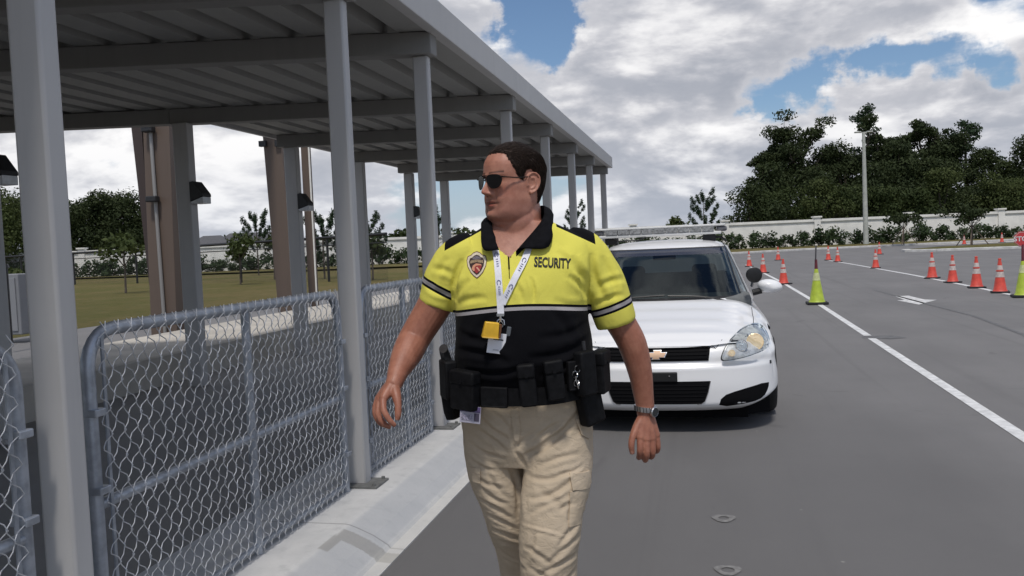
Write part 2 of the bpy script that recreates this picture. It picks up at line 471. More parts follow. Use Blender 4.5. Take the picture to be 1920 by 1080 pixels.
xl = pans(-1.96, -5.55, Y0, Y1); pans(xl, -9.1, Y0, 9.22, True)      # the deck is wider over the near bays
d.add([L(-5.66, skew(-5.66, Y0), ZT + .20), L(-9.3, skew(-9.3, Y0), ZT + .20), L(-9.3, skew(-9.3, 9.22), ZT + .20), L(-5.66, skew(-5.66, 9.22), ZT + .20)], [(0, 1, 2, 3)])
d.add([L(-1.95, skew(-1.95, Y0), ZT + .20), L(-5.66, skew(-5.66, Y0), ZT + .20), L(-5.66, skew(-5.66, Y1), ZT + .20), L(-1.95, skew(-1.95, Y1), ZT + .20)], [(0, 1, 2, 3)])
d.build('roof_deck', M_DECK, cw)
f = MB()
f.box(L(-1.905, (Y0 + Y1) / 2, ZT + .105), (.09, Y1 - Y0, .235))
f.build('fascia', M_POST, cw, bevel=.006)
ya_ = skew(-5.69, 9.22); yb_ = skew(-5.69, Y1)
f = MB(); f.box(L(-5.69, (ya_ + yb_) / 2, ZT + .09), (.05, yb_ - ya_, .22)); f.build('fascia', M_POST, cw, bevel=.006)
f = MB()
a0, a1 = skew(-1.96, Y1), skew(-5.66, Y1)
f.add([L(-1.96, a0 + .01, ZT - .01), L(-5.66, a1 + .01, ZT - .01), L(-5.66, a1 + .06, ZT - .01), L(-1.96, a0 + .06, ZT - .01),
       L(-1.96, a0 + .01, ZT + .21), L(-5.66, a1 + .01, ZT + .21), L(-5.66, a1 + .06, ZT + .21), L(-1.96, a0 + .06, ZT + .21)],
      [(0, 1, 2, 3), (4, 5, 6, 7), (0, 1, 5, 4), (1, 2, 6, 5), (2, 3, 7, 6), (3, 0, 4, 7)])
f.build('fascia', M_POST, cw)
f = MB(); a0, a1 = skew(-5.75, 9.22), skew(-9.3, 9.22)
f.add([L(x, y + dy, z) for z in (ZT - .01, ZT + .21) for x, y, dy in ((-5.72, a0, .0), (-9.3, a1, .0), (-9.3, a1, .05), (-5.72, a0, .05))], [(0, 1, 2, 3), (4, 5, 6, 7), (0, 1, 5, 4), (1, 2, 6, 5), (2, 3, 7, 6), (3, 0, 4, 7)])
f.build('fascia', M_POST, cw)

# wedge wall lights on the rear posts
M_BLK = mat('black_plastic', (.018, .018, .02), .45, var=.3, vs=30)
M_LENS = mat('frosted_lens', (.55, .56, .58), .3, var=.1, vs=20)
lab = ['black wedge wall light high on the rear post nearest the left edge', 'black wedge wall light on the rear canopy post beside the brown columns',
       'black wedge wall light on the second rear post, in front of a thin brown column', 'small distant wall light on the far rear canopy post']
wl0 = None
for (yy, lb) in zip((5.6, 8.27, 10.77, 15.55), lab):
    if wl0 is None:
        wl0 = empty('wall_light'); w = MB()
        w.prism([(0, -.10), (0, .11), (.05, .115), (.15, -.02), (.155, -.05)], 'y', -.085, .085); w.build('housing', M_BLK, wl0, bevel=.006)
        w = MB(); w.prism([(.0, -.103), (.152, -.054), (.15, -.125), (.02, -.125)], 'y', -.078, .078); w.build('lens', M_LENS, wl0, bevel=.004)
        c = wl0
    else: c = copy_tree(wl0)
    c.location = (-5.311, yy, 2.22 + (.0 if yy > 6 else .04)); tag(c, lb, 'wall light', 'wall lights on the rear posts')

# ---------------------------------------------------------------- chain link fence panels between the front posts
M_GALV = mat('galvanised_steel', (.36, .385, .43), .42, .55, var=.2, vs=14)
M_WIRE = mat('galvanised_wire', (.50, .51, .53), .5, .3, var=.25, vs=9)


def fence_panel(ya, yb, label, posts, wire_n=5, zt=1.295, zb=.145):
    e = empty('fence_panel', (-2.045, ya, .128)); tag(e, label, 'fence panel', 'chain link fence panels between the canopy posts')
    LY = yb - ya; h = zt - .128; h0 = zb - .128; r = .024; cr = .13
    def arc(cy, cz, a0, a1): return [(0, cy + cr * math.cos(R(a)), cz + cr * math.sin(R(a))) for a in np.linspace(a0, a1, 7)]
    pts = [(0, r, 0.0)] + arc(r + cr, h - r - cr, 180, 90) + arc(LY - r - cr, h - r - cr, 90, 0) + [(0, LY - r, 0.0)]
    b = MB(); b.tube(pts, r, 12); b.build('frame', M_GALV, e, smooth=True)
    b = MB(); b.tube([(0, r, h0 + .02), (0, LY - r, h0 + .02)], .016, 8); b.build('bottom_rail', M_GALV, e, smooth=True)
    b = MB(); b.tube([(0, r, .545), (0, LY - r, .545)], .020, 10); b.build('mid_rail', M_GALV, e, smooth=True)
    for py in posts:
        b = MB(); b.tube([(0, py - ya, 0), (0, py - ya, h - r)], .021, 10); b.build('mid_post', M_GALV, e, smooth=True)
    for cy in (r + .004, LY - r - .004):
        for cz in (h - .30, .60, .22):
            b = MB(); b.box((0.008, cy, cz), (.062, .056, .026)); b.build('clamp', M_GALV, e, bevel=.004)
    for cy in (.075, LY - .075):
        b = MB(); b.box((.022, cy, (h + h0) / 2), (.006, .014, h - h0 - .1)); b.build('tension_bar', M_GALV, e)
    # woven diamonds: each wire zigzags up the panel, bulging at the knuckles
    b = MB(); pitch = .034; hh = .045; z0 = h0; z1 = h + .004; rr = .0020
    nrow = int((z1 - z0) / hh); ncol = int((LY - .12) / pitch)
    for c in range(ncol + 1):
        cy = .065 + c * pitch; pts = []
        jit = random.uniform(-.003, .003)
        for k in range(nrow + 1):
            s = 1 if (k + c) % 2 else -1
            z = z0 + k * hh
            base = cy + s * (pitch * .5 + .0012) + jit
            xo = .030 + (.0035 if (s > 0) == (c % 2 == 0) else -.0035)
            pts.append((xo, base, z - .004)); pts.append((xo + .003, base + s * .0012, z)); pts.append((xo, base, z + .004)); u_w = 1 if (s > 0) == (c % 2 == 0) else -1; pts.append((.031 + .007 * u_w, base - s * (pitch * .5 + .0005) + s * .003, z + hh * .5))
        pts[-1] = (pts[-1][0] - .012, pts[-1][1], z1 + .002)
        b.tube(pts, rr, wire_n, cap=False)
    o = b.build('wire_mesh', M_WIRE, e, smooth='all')
    return e


random.seed(4)
fence_panel(.09, 2.20, 'chain link panel at the far left edge, before the nearest post', [1.1], 6)
fence_panel(2.47, 4.55, 'large chain link panel between the two nearest canopy posts', [3.53], 6)
fence_panel(4.83, 6.12, 'chain link panel between the second and third canopy posts', [5.62], 5)
fence_panel(6.38, 8.98, 'chain link panel just behind the guard, past the third post', [7.7], 4)
fence_panel(9.26, 11.36, 'distant chain link panel hidden mostly behind the guard', [10.3], 3)
# ================================================================ BACKGROUND
E1 = Vector((0.9758, 0.2185, 0)); E2 = Vector((-0.2185, 0.9758, 0))      # along / away from the far boundary wall


def wp(u, dep): return E1 * u + E2 * dep


ANG = math.atan2(E1.y, E1.x)
M_WALL = mat('white_stucco', (.78, .76, .71), .9, var=.08, vs=.7, bump=.2, bs=8)
wl = empty('boundary_wall', wp(0, 94), ANG)
tag(wl, 'long white stucco boundary wall with capping and pillars behind the hedge', 'wall')
b = MB(); b.box((0, 0, 1.35), (150, .25, 2.9)); b.build('wall', M_WALL, wl)
b = MB(); b.box((0, 0, 2.87), (150.04, .55, .26)); b.box((0, 0, 2.70), (150.02, .40, .10)); b.build('coping', M_WALL, wl)
u0 = (1535 - 960) / 1600 * 94
for k in range(-11, 5):
    u = u0 + k * 10.1
    if abs(u) < 74:
        b = MB(); b.box((u, 0, 1.55), (.7, .62, 3.3)); b.box((u, 0, 3.25), (.95, .85, .16)); b.build('pillar', M_WALL, wl)


def foliage(name, c1, c2, c3=None, sc=.6):
    m = mat(name, c1, .75, spec=.25); t = m.node_tree; q = NG(t); b = t.nodes['Principled BSDF']
    v = q.n('ShaderNodeTexCoord').outputs['Object']
    gi = q.n('ShaderNodeNewGeometry').outputs['Random Per Island']
    n = q.noise(v, sc, 4, .6)
    col = q.mix(q.ss(n, .35, .65), c1, c2)
    col = q.mix(q.m('MULTIPLY', gi, .36), col, c3 or tuple(x * 1.7 for x in c1))
    t.links.new(col, b.inputs['Base Color'])
    tr = q.n('ShaderNodeBsdfTranslucent', {'Color': col})
    ms = q.n('ShaderNodeMixShader', {0: .22, 1: b.outputs[0], 2: tr.outputs[0]})
    t.links.new(ms.outputs[0], t.nodes['Material Output'].inputs[0])
    return m


F_DARK = foliage('foliage_dark', (.021, .033, .011), (.034, .048, .015), (.050, .066, .022), sc=.35)
F_MID = foliage('foliage_mid', (.026, .040, .011), (.045, .060, .016), sc=.5)
F_LIGHT = foliage('foliage_light', (.042, .058, .016), (.064, .078, .024))
F_PINE = foliage('foliage_pine', (.022, .042, .020), (.032, .055, .022))
F_HEDGE = foliage('foliage_hedge', (.030, .050, .020), (.042, .062, .024), sc=1.5)
M_BARK = mat('bark', (.085, .068, .055), .9, var=.3, vs=6)
RNG = np.random.default_rng(7)


def leaves(blobs, n, size, rng, shell=.55, flat=1.0):
    """leaf-sized quads spread through ellipsoidal clumps (x, y, z, rx, ry, rz)"""
    B = np.array(blobs, float); vol = (B[:, 3] * B[:, 4] * B[:, 5]) ** .67; cnt = np.maximum(4, (n * vol / vol.sum()).astype(int))
    P = []; Nn = []
    for bl, c in zip(B, cnt):
        d = rng.normal(size=(c, 3)); d /= np.linalg.norm(d, axis=1)[:, None]
        r = shell + (1 - shell) * rng.random(c) ** .6
        r *= 1 + .22 * rng.normal(size=c) * .6
        P.append(bl[:3] + d * bl[3:] * r[:, None]); Nn.append(d + rng.normal(size=(c, 3)) * .7)
    P = np.concatenate(P); Nn = np.concatenate(Nn); Nn /= np.linalg.norm(Nn, axis=1)[:, None]
    t = np.cross(Nn, rng.normal(size=Nn.shape)); t /= np.linalg.norm(t, axis=1)[:, None]; bt = np.cross(Nn, t)
    s = size * (.6 + .8 * rng.random(len(P)))[:, None]
    V = np.stack([P - t * s, P - bt * s * .55 * flat, P + t * s, P + bt * s * .55 * flat], 1).reshape(-1, 3)
    return V


def quads_obj(name, V, material, parent):
    me = bpy.data.meshes.new(name); n = len(V) // 4
    me.vertices.add(len(V)); me.vertices.foreach_set('co', V.astype(np.float32).ravel())
    me.loops.add(4 * n); me.loops.foreach_set('vertex_index', np.arange(4 * n, dtype=np.int32))
    me.polygons.add(n); me.polygons.foreach_set('loop_start', np.arange(0, 4 * n, 4, dtype=np.int32))
    me.materials.append(material); me.update(calc_edges=True); me.validate()
    o = bpy.data.objects.new(name, me); COL.objects.link(o); o.parent = parent; return o


def tree(name, loc, h, crown_w, label, cat='tree', group=None, kind='broad', material=None, n=2600, seed=0, base=.35, leaf=.34):
    rng = np.random.default_rng(seed); e = empty(name, loc); tag(e, label, cat, group)
    tk = MB(); blobs = []; tr = h * .022
    lean = rng.normal(size=2) * .03 * h
    top = Vector((lean[0], lean[1], h * (.92 if kind == 'pine' else .72)))
    pts = [Vector((0, 0, 0)), Vector((lean[0] * .3, lean[1] * .3, h * .25)), Vector((lean[0] * .6, lean[1] * .6, h * .5)), top]
    tk.tube(pts, [tr * 1.3, tr, tr * .75, tr * .25], 7)
    if kind == 'pine':
        for k in range(15):
            f = base + (1 - base) * (k / 15) ** .9; z = h * f
            a = rng.random() * 6.28; w = crown_w * (.5 - .32 * (f - base) / (1 - base)) * (.5 + .7 * rng.random())
            p0 = Vector((lean[0] * f, lean[1] * f, z)); p1 = p0 + Vector((math.cos(a) * w, math.sin(a) * w, h * .045 + .02 * h * rng.random()))
            tk.tube([p0, (p0 + p1) / 2 - Vector((0, 0, .01 * h)), p1], [tr * .35, tr * .2, tr * .1], 4)
            for q in (.65, 1.0):
                c = p0.lerp(p1, q); s = crown_w * (.08 + .07 * rng.random())
                blobs.append((*c, s * 1.0, s * 1.0, s * .5))
        blobs.append((top.x, top.y, h * .95, crown_w * .12, crown_w * .12, h * .05))
        shell = .2
    elif kind == 'open':
        for k in range(13):
            f = base + (.75 - base) * (k / 13); z = h * f; a = k * 2.4 + rng.random()
            w = crown_w * .5 * (.55 + .5 * rng.random()) * (1.0 if f < .6 else .8)
            p0 = Vector((lean[0] * f, lean[1] * f, z)); p1 = p0 + Vector((math.cos(a) * w, math.sin(a) * w, h * (.12 + .20 * rng.random())))
            pm = p0.lerp(p1, .5) + Vector((0, 0, h * .03))
            tk.tube([p0, pm, p1], [tr * .5, tr * .32, tr * .12], 5)
            for q in range(4):
                c = pm.lerp(p1, .35 + .25 * q) + Vector(rng.normal(size=3) * crown_w * .075)
                s = crown_w * (.058 + .060 * rng.random()); blobs.append((*c, s * 1.25, s * 1.25, s * .75))
                tk.tube([pm.lerp(p1, .4), c], [tr * .16, tr * .06], 3)
        for q in range(6):
            c = top + Vector((rng.normal() * crown_w * .16, rng.normal() * crown_w * .16, h * .14 * rng.random() + h * .08)); s = crown_w * .11
            blobs.append((*c, s * 1.2, s * 1.2, s * .8)); tk.tube([top, c], [tr * .2, tr * .06], 3)
        shell = .45
    else:
        for k in range(16):
            a = rng.random() * 6.28; f = base + (1 - base) * rng.random(); prof = math.sin(math.pi * min(1, (f - base) / (1 - base) * .8 + .2)) ** .6
            w = crown_w * .5 * prof * (.35 + .6 * rng.random()); s = crown_w * (.14 + .09 * rng.random())
            c = Vector((math.cos(a) * w, math.sin(a) * w, min(h * f, h - s * .8))); blobs.append((*c, s * 1.1, s * 1.1, s * .9))
            if k < 8: tk.tube([Vector((0, 0, h * (.2 + .2 * rng.random()))), c], [tr * .4, tr * .15], 4)
        blobs.append((0, 0, h * (base + 1) / 2, crown_w * .3, crown_w * .3, h * (1 - base) * .42))
        shell = .5
    tk.build('trunk', M_BARK, e, smooth=True)
    quads_obj('crown', leaves(blobs, n, leaf, rng, shell), material or F_DARK, e)
    return e


random.seed(11)
GR = 'tall trees behind the white wall on the right'
T = [  # u along wall at depth, name, height, width, kind, mat, label
    (1440, 104, 'tree', 11.0, 7.6, 'full', F_DARK, 'low dark tree at the left end of the wood behind the wall', .12),
    (1462, 112, 'tree', 15.8, 8.0, 'open', F_DARK, 'tall airy oak behind the wall, its crown stepping down to the left', .3),
    (1512, 113, 'oak_tree', 18.6, 12.5, 'open', F_DARK, 'biggest open-crowned oak behind the wall with sky showing through its limbs', .33),
    (1588, 112, 'tree', 14.8, 8.5, 'full', F_DARK, 'dense dark tree filling the gap between the big oak and the lamp post', .15),
    (1626, 116, 'pine_tree', 18.6, 9.5, 'pine', F_PINE, 'tall thin pine whose top rises just behind the lamp post head', .42),
    (1655, 112, 'tree', 16.0, 8.0, 'open', F_DARK, 'dark tree to the right of the lamp post, lower than the thin pine', .25),
    (1690, 108, 'tree', 13.5, 8.5, 'full', F_DARK, 'dense rounded tree in the middle of the wood behind the wall', .12),
    (1732, 113, 'oak_tree', 17.4, 9.5, 'open', F_DARK, 'second tallest oak with a rounded clumpy crown, right half of the wood', .35),
    (1776, 112, 'tree', 14.6, 8.0, 'full', F_DARK, 'dark leafy tree between the second oak and the flat-topped pine', .12),
    (1818, 114, 'pine_tree', 15.6, 8.5, 'pine', F_PINE, 'flat-topped pine near the right edge of the wood', .55),
    (1846, 110, 'tree', 12.2, 9.0, 'full', F_DARK, 'low dark tree where the wood dips before the right edge', .1),
    (1893, 112, 'tree', 10.6, 7.5, 'full', F_MID, 'small mid green tree in the dip of the treeline', .1),
    (1945, 106, 'tree', 13.4, 10.0, 'full', F_DARK, 'dark tree cut by the right edge of the photo', .1),
    (1530, 108, 'tree', 10.5, 9, 'full', F_DARK, 'dark undergrowth tree directly below the big oak', .05),
    (1640, 106, 'tree', 10.8, 9, 'full', F_DARK, 'dark undergrowth tree right behind the lamp post', .05),
    (1745, 107, 'tree', 11.0, 9, 'full', F_DARK, 'dark undergrowth tree below the second oak', .05)]
for i, (px, dep, nm, h, w, kd, mt, lb, bs) in enumerate(T):
    p = wp((px - 960) / 1600 * dep, dep)
    tree(nm, (p.x, p.y, 0), h * {'open': .86, 'pine': .95, 'full': .93}[kd], w * .92, lb, group=GR, kind=kd, material=mt, n={'open': 12500, 'pine': 3400, 'full': 11000}[kd], seed=20 + i, base=bs, leaf=.175)
lbs = ['far left', 'second', 'third', 'fourth', 'fifth', 'sixth', 'seventh', 'eighth', 'ninth']
US = [(1412, 7.6, 'dark bushy understorey tree under the left end of the wood', F_DARK), (1450, 6.5, 'lighter green bush tree above the wall, first from the left', F_MID), (1497, 7.2, 'broad mid green bush tree above the wall under the big oak', F_MID),
      (1548, 7.8, 'olive green bush tree left of the lamp post', F_LIGHT), (1598, 6.8, 'low green bush tree touching the lamp post on the left', F_MID), (1655, 6.6, 'green bush tree above the wall right of the lamp post', F_MID),
      (1712, 6.0, 'dark green bush tree behind the round staked tree', F_MID), (1768, 8.4, 'pale pointed bush tree in the right part of the wood', F_LIGHT), (1822, 6.2, 'shadowy bush tree behind the wide staked tree', F_DARK),
      (1872, 7.6, 'light green bush tree near the right edge above the wall', F_LIGHT), (1925, 6.8, 'light green bush tree cut by the right edge', F_LIGHT)]
for i, (px, h, lb, mt) in enumerate(US):
    dep = 99 + (i % 3); p = wp((px - 960) / 1600 * dep, dep)
    tree('bush_tree', (p.x, p.y, 0), h, 6.6, lb, group='bushy undergrowth trees behind the wall', kind='full', material=mt, n=6500, seed=60 + i, base=.05, leaf=.155)
# the wood on the left, seen under the canopy
LT = [(-20, 98, 11.5, 11, F_MID, 'dark tree at the far left edge under the canopy'), (12, 92, 9.5, 9, F_LIGHT, 'yellowish tree at the left edge, beside the nearest post'),
      (118, 105, 9.6, 9, F_DARK, 'leftmost tree of the dark clump right of the nearest post'), (160, 108, 10.2, 8.5, F_DARK, 'second tree of the dark clump right of the nearest post'),
      (202, 108, 11.2, 8.5, F_DARK, 'highest tree of the dark clump under the canopy'), (246, 108, 11.0, 9, F_DARK, 'dark tree beside the brown tapered column'), (285, 108, 8.6, 8, F_DARK, 'dark tree showing behind the brown tapered column'),
      (60, 102, 10.0, 9, F_DARK, 'dark tree hidden behind the nearest canopy post')]
for i, (px, dep, h, w, mt, lb) in enumerate(LT):
    p = wp((px - 960) / 1600 * dep, dep)
    tree('tree', (p.x, p.y, 0), h * .95, w, lb, group='trees beyond the lawn on the left', kind='full', material=mt, n=9500, seed=90 + i, base=.06, leaf=.165)
# low far treeline
for i, (px, dep, h, w) in enumerate([(1275, 150, 5.6, 5.0), (1243, 180, 3.9, 5), (1222, 180, 3.6, 4), (1196, 180, 3.4, 6), (735, 120, 4.0, 6), (705, 125, 4.4, 6), (765, 118, 4.6, 5), (860, 120, 4.4, 7), (895, 120, 3.8, 6), (655, 118, 4.0, 6), (630, 120, 4.0, 6)]):
    p = wp((px - 960) / 1600 * dep, dep)
    tree('far_tree', (p.x, p.y, 0), h, w, ['rounded green tree rising behind the light bar of the car', 'first low far tree left of the rounded tree', 'second low far tree left of the rounded tree', 'low far tree nearest the last canopy post',
         'low far tree in the gap between the second and third posts', 'far tree just right of the second post', 'far tree just left of the third post', 'far tree directly right of the third post', "low far tree beside the guard's face", 'far tree hidden by the second post', 'low far tree left of the second post'][i],
         group='low trees on the horizon', kind='full', material=F_MID if i else F_LIGHT, n=900, seed=120 + i, base=.1, leaf=.3)


def young_pine(loc, h, w, label, seed, rad=.05):
    rng = np.random.default_rng(seed); e = empty('young_pine', loc); tag(e, label, 'pine tree', 'young pines across the site')
    tk = MB(); tk.tube([(0, 0, 0), (0, 0, h * .5), (0, 0, h * .97)], [rad * 1.2, rad, rad * .4], 6); V = []
    for k in range(17):
        f = .30 + .62 * k / 17; a = k * 2.4; ln = w * .5 * (1.1 - f * .55) * (.75 + .4 * rng.random())
        p0 = Vector((0, 0, h * f)); p1 = p0 + Vector((math.cos(a) * ln * .6, math.sin(a) * ln * .6, ln * .22)); p2 = p0 + Vector((math.cos(a) * ln, math.sin(a) * ln, ln * .75))
        tk.tube([p0, p1, p2], [rad * .35, rad * .25, rad * .12], 4)
        V.append(leaves([(*p0.lerp(p1, .9), w * .045, w * .045, w * .045), (*p1.lerp(p2, .5), w * .06, w * .06, w * .09), (*p2, w * .06, w * .06, w * .12)], 190, w * .042, rng, .2, .4))
    V.append(leaves([(0, 0, h * .92, w * .06, w * .06, h * .09)], 120, w * .035, rng, .2, .4))
    tk.build('trunk', M_BARK, e, smooth=True); quads_obj('crown', np.concatenate(V), F_PINE, e)


for (px, dep, h, w, lb) in [(487, 70, 5.7, 3.0, 'young pine seen left of the thin brown column'), (610, 52, 4.3, 2.6, 'young pine just left of the second canopy post'), (826, 60, 5.1, 2.2, 'slim young pine behind the third canopy post'),
                            (1083, 80, 5.9, 2.6, 'young pine between the far canopy posts above the shoulder'), (1324, 86, 6.6, 3.6, 'young pine with upswept branches standing left of the wood'), (693, 72, 5.0, 3.2, 'loose young pine beside the rear canopy post')]:
    p = wp((px - 960) / 1600 * dep, dep); young_pine((p.x, p.y, 0), h * .9, w, lb, int(px))


def staked_tree(px, dep, h, w, lb, mt, seed, stakes=True, dense=700, z0=0.12):
    rng = np.random.default_rng(seed); p = wp((px - 960) / 1600 * dep, dep); e = empty('staked_tree', (p.x, p.y, z0)); tag(e, lb, 'young tree', 'staked young trees')
    h -= z0
    b = MB(); b.tube([(0, 0, 0), (.03, 0, h * .35), (0, .02, h * .8)], [.06, .045, .02], 6)
    for k in range(6):
        a = k * 1.05; b.tube([(0, 0, h * .42), (math.cos(a) * w * .3, math.sin(a) * w * .3, h * .75)], [.025, .008], 4)
    b.build('trunk', M_BARK, e, smooth=True)
    bl = [(rng.normal() * w * .2, rng.normal() * w * .2, h * (.72 + rng.normal() * .09), w * .2, w * .2, h * .12) for _ in range(12)]
    quads_obj('crown', leaves(bl, dense, .13, rng, .25), mt, e)
    if stakes:
        for a in (10, 130, 250):
            b = MB(); b.tube([(math.cos(R(a)) * 1.2, math.sin(R(a)) * 1.2, 0), (math.cos(R(a)) * .05, math.sin(R(a)) * .05, h * .48)], .035, 5)
            b.build('stake', mat('stake_wood', (.13, .10, .075), .9, var=.2), e)


staked_tree(1697, 76, 3.3, 2.5, 'young tree with a round dark crown and three stakes before the white wall', F_DARK, 1, dense=1100)
staked_tree(1825, 61, 3.1, 3.2, 'wide young staked tree on the island near the right edge', F_DARK, 2, dense=900)
staked_tree(236, 42, 3.1, 2.5, 'thin leafy sapling on the lawn left of the brown column', F_LIGHT, 3, False, 480, 0)
staked_tree(452, 48, 3.0, 2.3, 'thin leafy sapling on the lawn right of the first rear post', F_LIGHT, 4, False, 480, 0)
staked_tree(700, 46, 2.7, 1.6, 'dark sapling against the fence right of the second canopy post', F_MID, 5, False, 420, 0)
staked_tree(516, 55, 3.2, 2.0, 'light green sapling left of the thin brown column', F_LIGHT, 6, False, 480, 0)
staked_tree(30, 30, 1.7, 1.3, 'pale low shrub tree at the far left edge by the grey box', F_LIGHT, 7, False, 500, 0)

# hedge shrubs along the wall: individual bushes sharing six meshes
protos = []
for k in range(6):
    rng = np.random.default_rng(200 + k); e = empty('hedge_shrub'); hh = 1.6
    bl = [(rng.normal() * .5, rng.normal() * .3, .2 + 1.2 * rng.random(), .42, .4, .38) for _ in range(10)]
    b = MB()
    for q in range(4): b.tube([(0, 0, 0), (bl[q][0], bl[q][1], bl[q][2])], [.03, .012], 4)
    b.build('stem', M_BARK, e); quads_obj('foliage', leaves(bl, 420, .12, rng, .3), F_HEDGE, e); protos.append(e)
used = set(); rng = np.random.default_rng(5)
for k in range(132):
    u = -62 + k * .93 + rng.normal() * .12; dep = 90.3 + rng.normal() * .35
    px = 960 + 1600 * u / dep
    if 1585 < px < 1600 or 1742 < px < 1756 or 1700 < px < 1714: continue
    i = int(rng.integers(6)); o = protos[i] if i not in used else copy_tree(protos[i]); used.add(i)
    p = wp(u, dep); o.location = (p.x, p.y, .1); o.rotation_euler = (0, 0, float(rng.random() * 6)); s = .85 + .5 * float(rng.random()); o.scale = (s, s, s * (.8 + .35 * float(rng.random())))
    tag(o, 'dark green hedge shrub in the row at the foot of the white wall', 'shrub', 'hedge shrubs along the white wall')

# houses far left
M_ROOF = mat('grey_shingle', (.085, .085, .092), .85, var=.15, vs=4); M_HW = mat('house_render', (.42, .40, .36), .9, var=.08)
for px, dep, w, hr, lb in ((388, 140, 9, 5.4, 'far grey hip roof left of the other, behind the wall'), (462, 142, 13, 5.7, 'wider far grey hip roof beside the first rear post')):
    p = wp((px - 960) / 1600 * dep, dep); e = empty('house', (p.x, p.y, 0), ANG); tag(e, lb, 'house', 'houses behind the wall')
    b = MB(); b.box((0, 4, 1.4), (w, 8, 2.8)); b.build('wall', M_HW, e)
    b = MB(); o_ = .6; b.add([(-w / 2 - o_, -o_, 2.8), (w / 2 + o_, -o_, 2.8), (w / 2 + o_, 8 + o_, 2.8), (-w / 2 - o_, 8 + o_, 2.8), (-w / 2 + 3, 4, hr), (w / 2 - 3, 4, hr)], [(0, 1, 5, 4), (1, 2, 5), (2, 3, 4, 5), (3, 0, 4), (3, 2, 1, 0)]); b.build('roof', M_ROOF, e)
    for x in (-w / 4, w / 4): b = MB(); b.box((x, -.02, 1.5), (1.2, .06, 1.2)); b.build('window', M_BLK, e)

# tall light pole
M_POLE = mat('concrete_pole', (.40, .41, .38), .8, var=.12, vs=3)
p = wp((1626.5 - 960) / 1600 * 88, 88); lp = empty('light_pole', (p.x, p.y, 0), ANG); tag(lp, 'tall pale concrete light pole with a shoebox head in front of the wood', 'light pole')
b = MB(); b.tube([(0, 0, 0), (0, 0, 11.6)], [.27, .15], 12); b.build('pole', M_POLE, lp, smooth=True)
b = MB(); b.box((0, 0, 11.55), (.9, .08, .08)); b.build('arm', M_POLE, lp)
for s in (-.6, .6): b = MB(); b.box((s, 0, 11.6), (.6, .42, .14)); b.build('lamp_head', M_POLE, lp, bevel=.04)

# brown tapered steel building frame past the pavement
M_BROWN = metal_paint('brown_steel', (.120, .088, .070), .55); M_BROWN2 = metal_paint('dark_brown_steel', (.05, .035, .032), .6)
M_COND = mat('grey_conduit', (.30, .29, .28), .5, .3)
bf = empty('steel_frame', (-9, 13, 0)); tag(bf, 'brown tapered steel building frame standing beyond the canopy', 'steel frame')


def Q(x, y, z): return (x + 9, y - 13, z)


b = MB(); b.add([Q(-9.52, 13.0, 4.7), Q(-9.35, 13.35, 4.7), Q(-9.24, 13.35, .1), Q(-9.26, 13.0, .1), Q(-9.28, 13.0, 4.7), Q(-9.26, 13.35, 4.7), Q(-9.23, 13.35, .1), Q(-9.24, 13.0, .1)],
                [(0, 1, 2, 3), (4, 7, 6, 5), (0, 3, 7, 4), (1, 5, 6, 2), (0, 4, 5, 1), (3, 2, 6, 7)])
b.build('web_plate', M_BROWN2, bf)
b = MB(); b.box(Q(-8.98, 13.15, 2.4), (.50, .45, 4.7), ry=R(1.5)); w_ = b.build('column', M_BROWN, bf, bevel=.01)
b = MB(); b.tube([Q(-8.98, 12.88, .2), Q(-9.03, 12.88, 4.6)], .03, 8); b.build('conduit', M_COND, bf, smooth=True)
for z in (2.55, 3.72): b = MB(); b.box(Q(-9.02, 12.82, z), (.2, .14, .10)); b.build('junction_box', M_BLK, bf, bevel=.02)
b = MB(); b.box(Q(-8.80, 17.0, 2.4), (.42, .42, 4.7), ry=R(-2)); b.build('column', M_BROWN, bf, bevel=.01)
b = MB(); b.box(Q(-9.05, 16.76, 3.9), (.16, .1, .12)); b.box(Q(-8.7, 16.75, 3.9), (.12, .08, .16)); b.build('junction_box', M_BLK, bf)
b = MB(); b.box(Q(-8.72, 18.1, 2.4), (.17, .17, 4.7)); b.build('column', M_BROWN, bf, bevel=.01)
b = MB(); b.tube([Q(-8.60, 18.0, .1), Q(-8.60, 18.0, 4.6)], .02, 8); b.build('conduit', M_WALL, bf, smooth=True)
b = MB(); b.box(Q(-8.95, 15.7, 4.88), (.4, 6, .3)); b.build('beam', M_BROWN, bf)

# black fence across the lawn
M_FENCE = mat('black_fence_paint', (.014, .014, .015), .55, var=.2)


def mesh_panel_mat():
    m = mat('fence_netting', (.02, .02, .021), .6); t = m.node_tree; q = NG(t); b = t.nodes['Principled BSDF']
    s = q.n('ShaderNodeSeparateXYZ', {0: q.n('ShaderNodeTexCoord').outputs['Object']}).outputs
    def ln(v):
        fr = q.m('FRACT', q.m('MULTIPLY', v, 14.0)); return q.m('LESS_THAN', fr, .09)
    a = q.m('MAXIMUM', ln(q.m('ADD', s[0], s[2])), ln(q.m('SUBTRACT', s[0], s[2])))
    t.links.new(a, b.inputs['Alpha']); return m


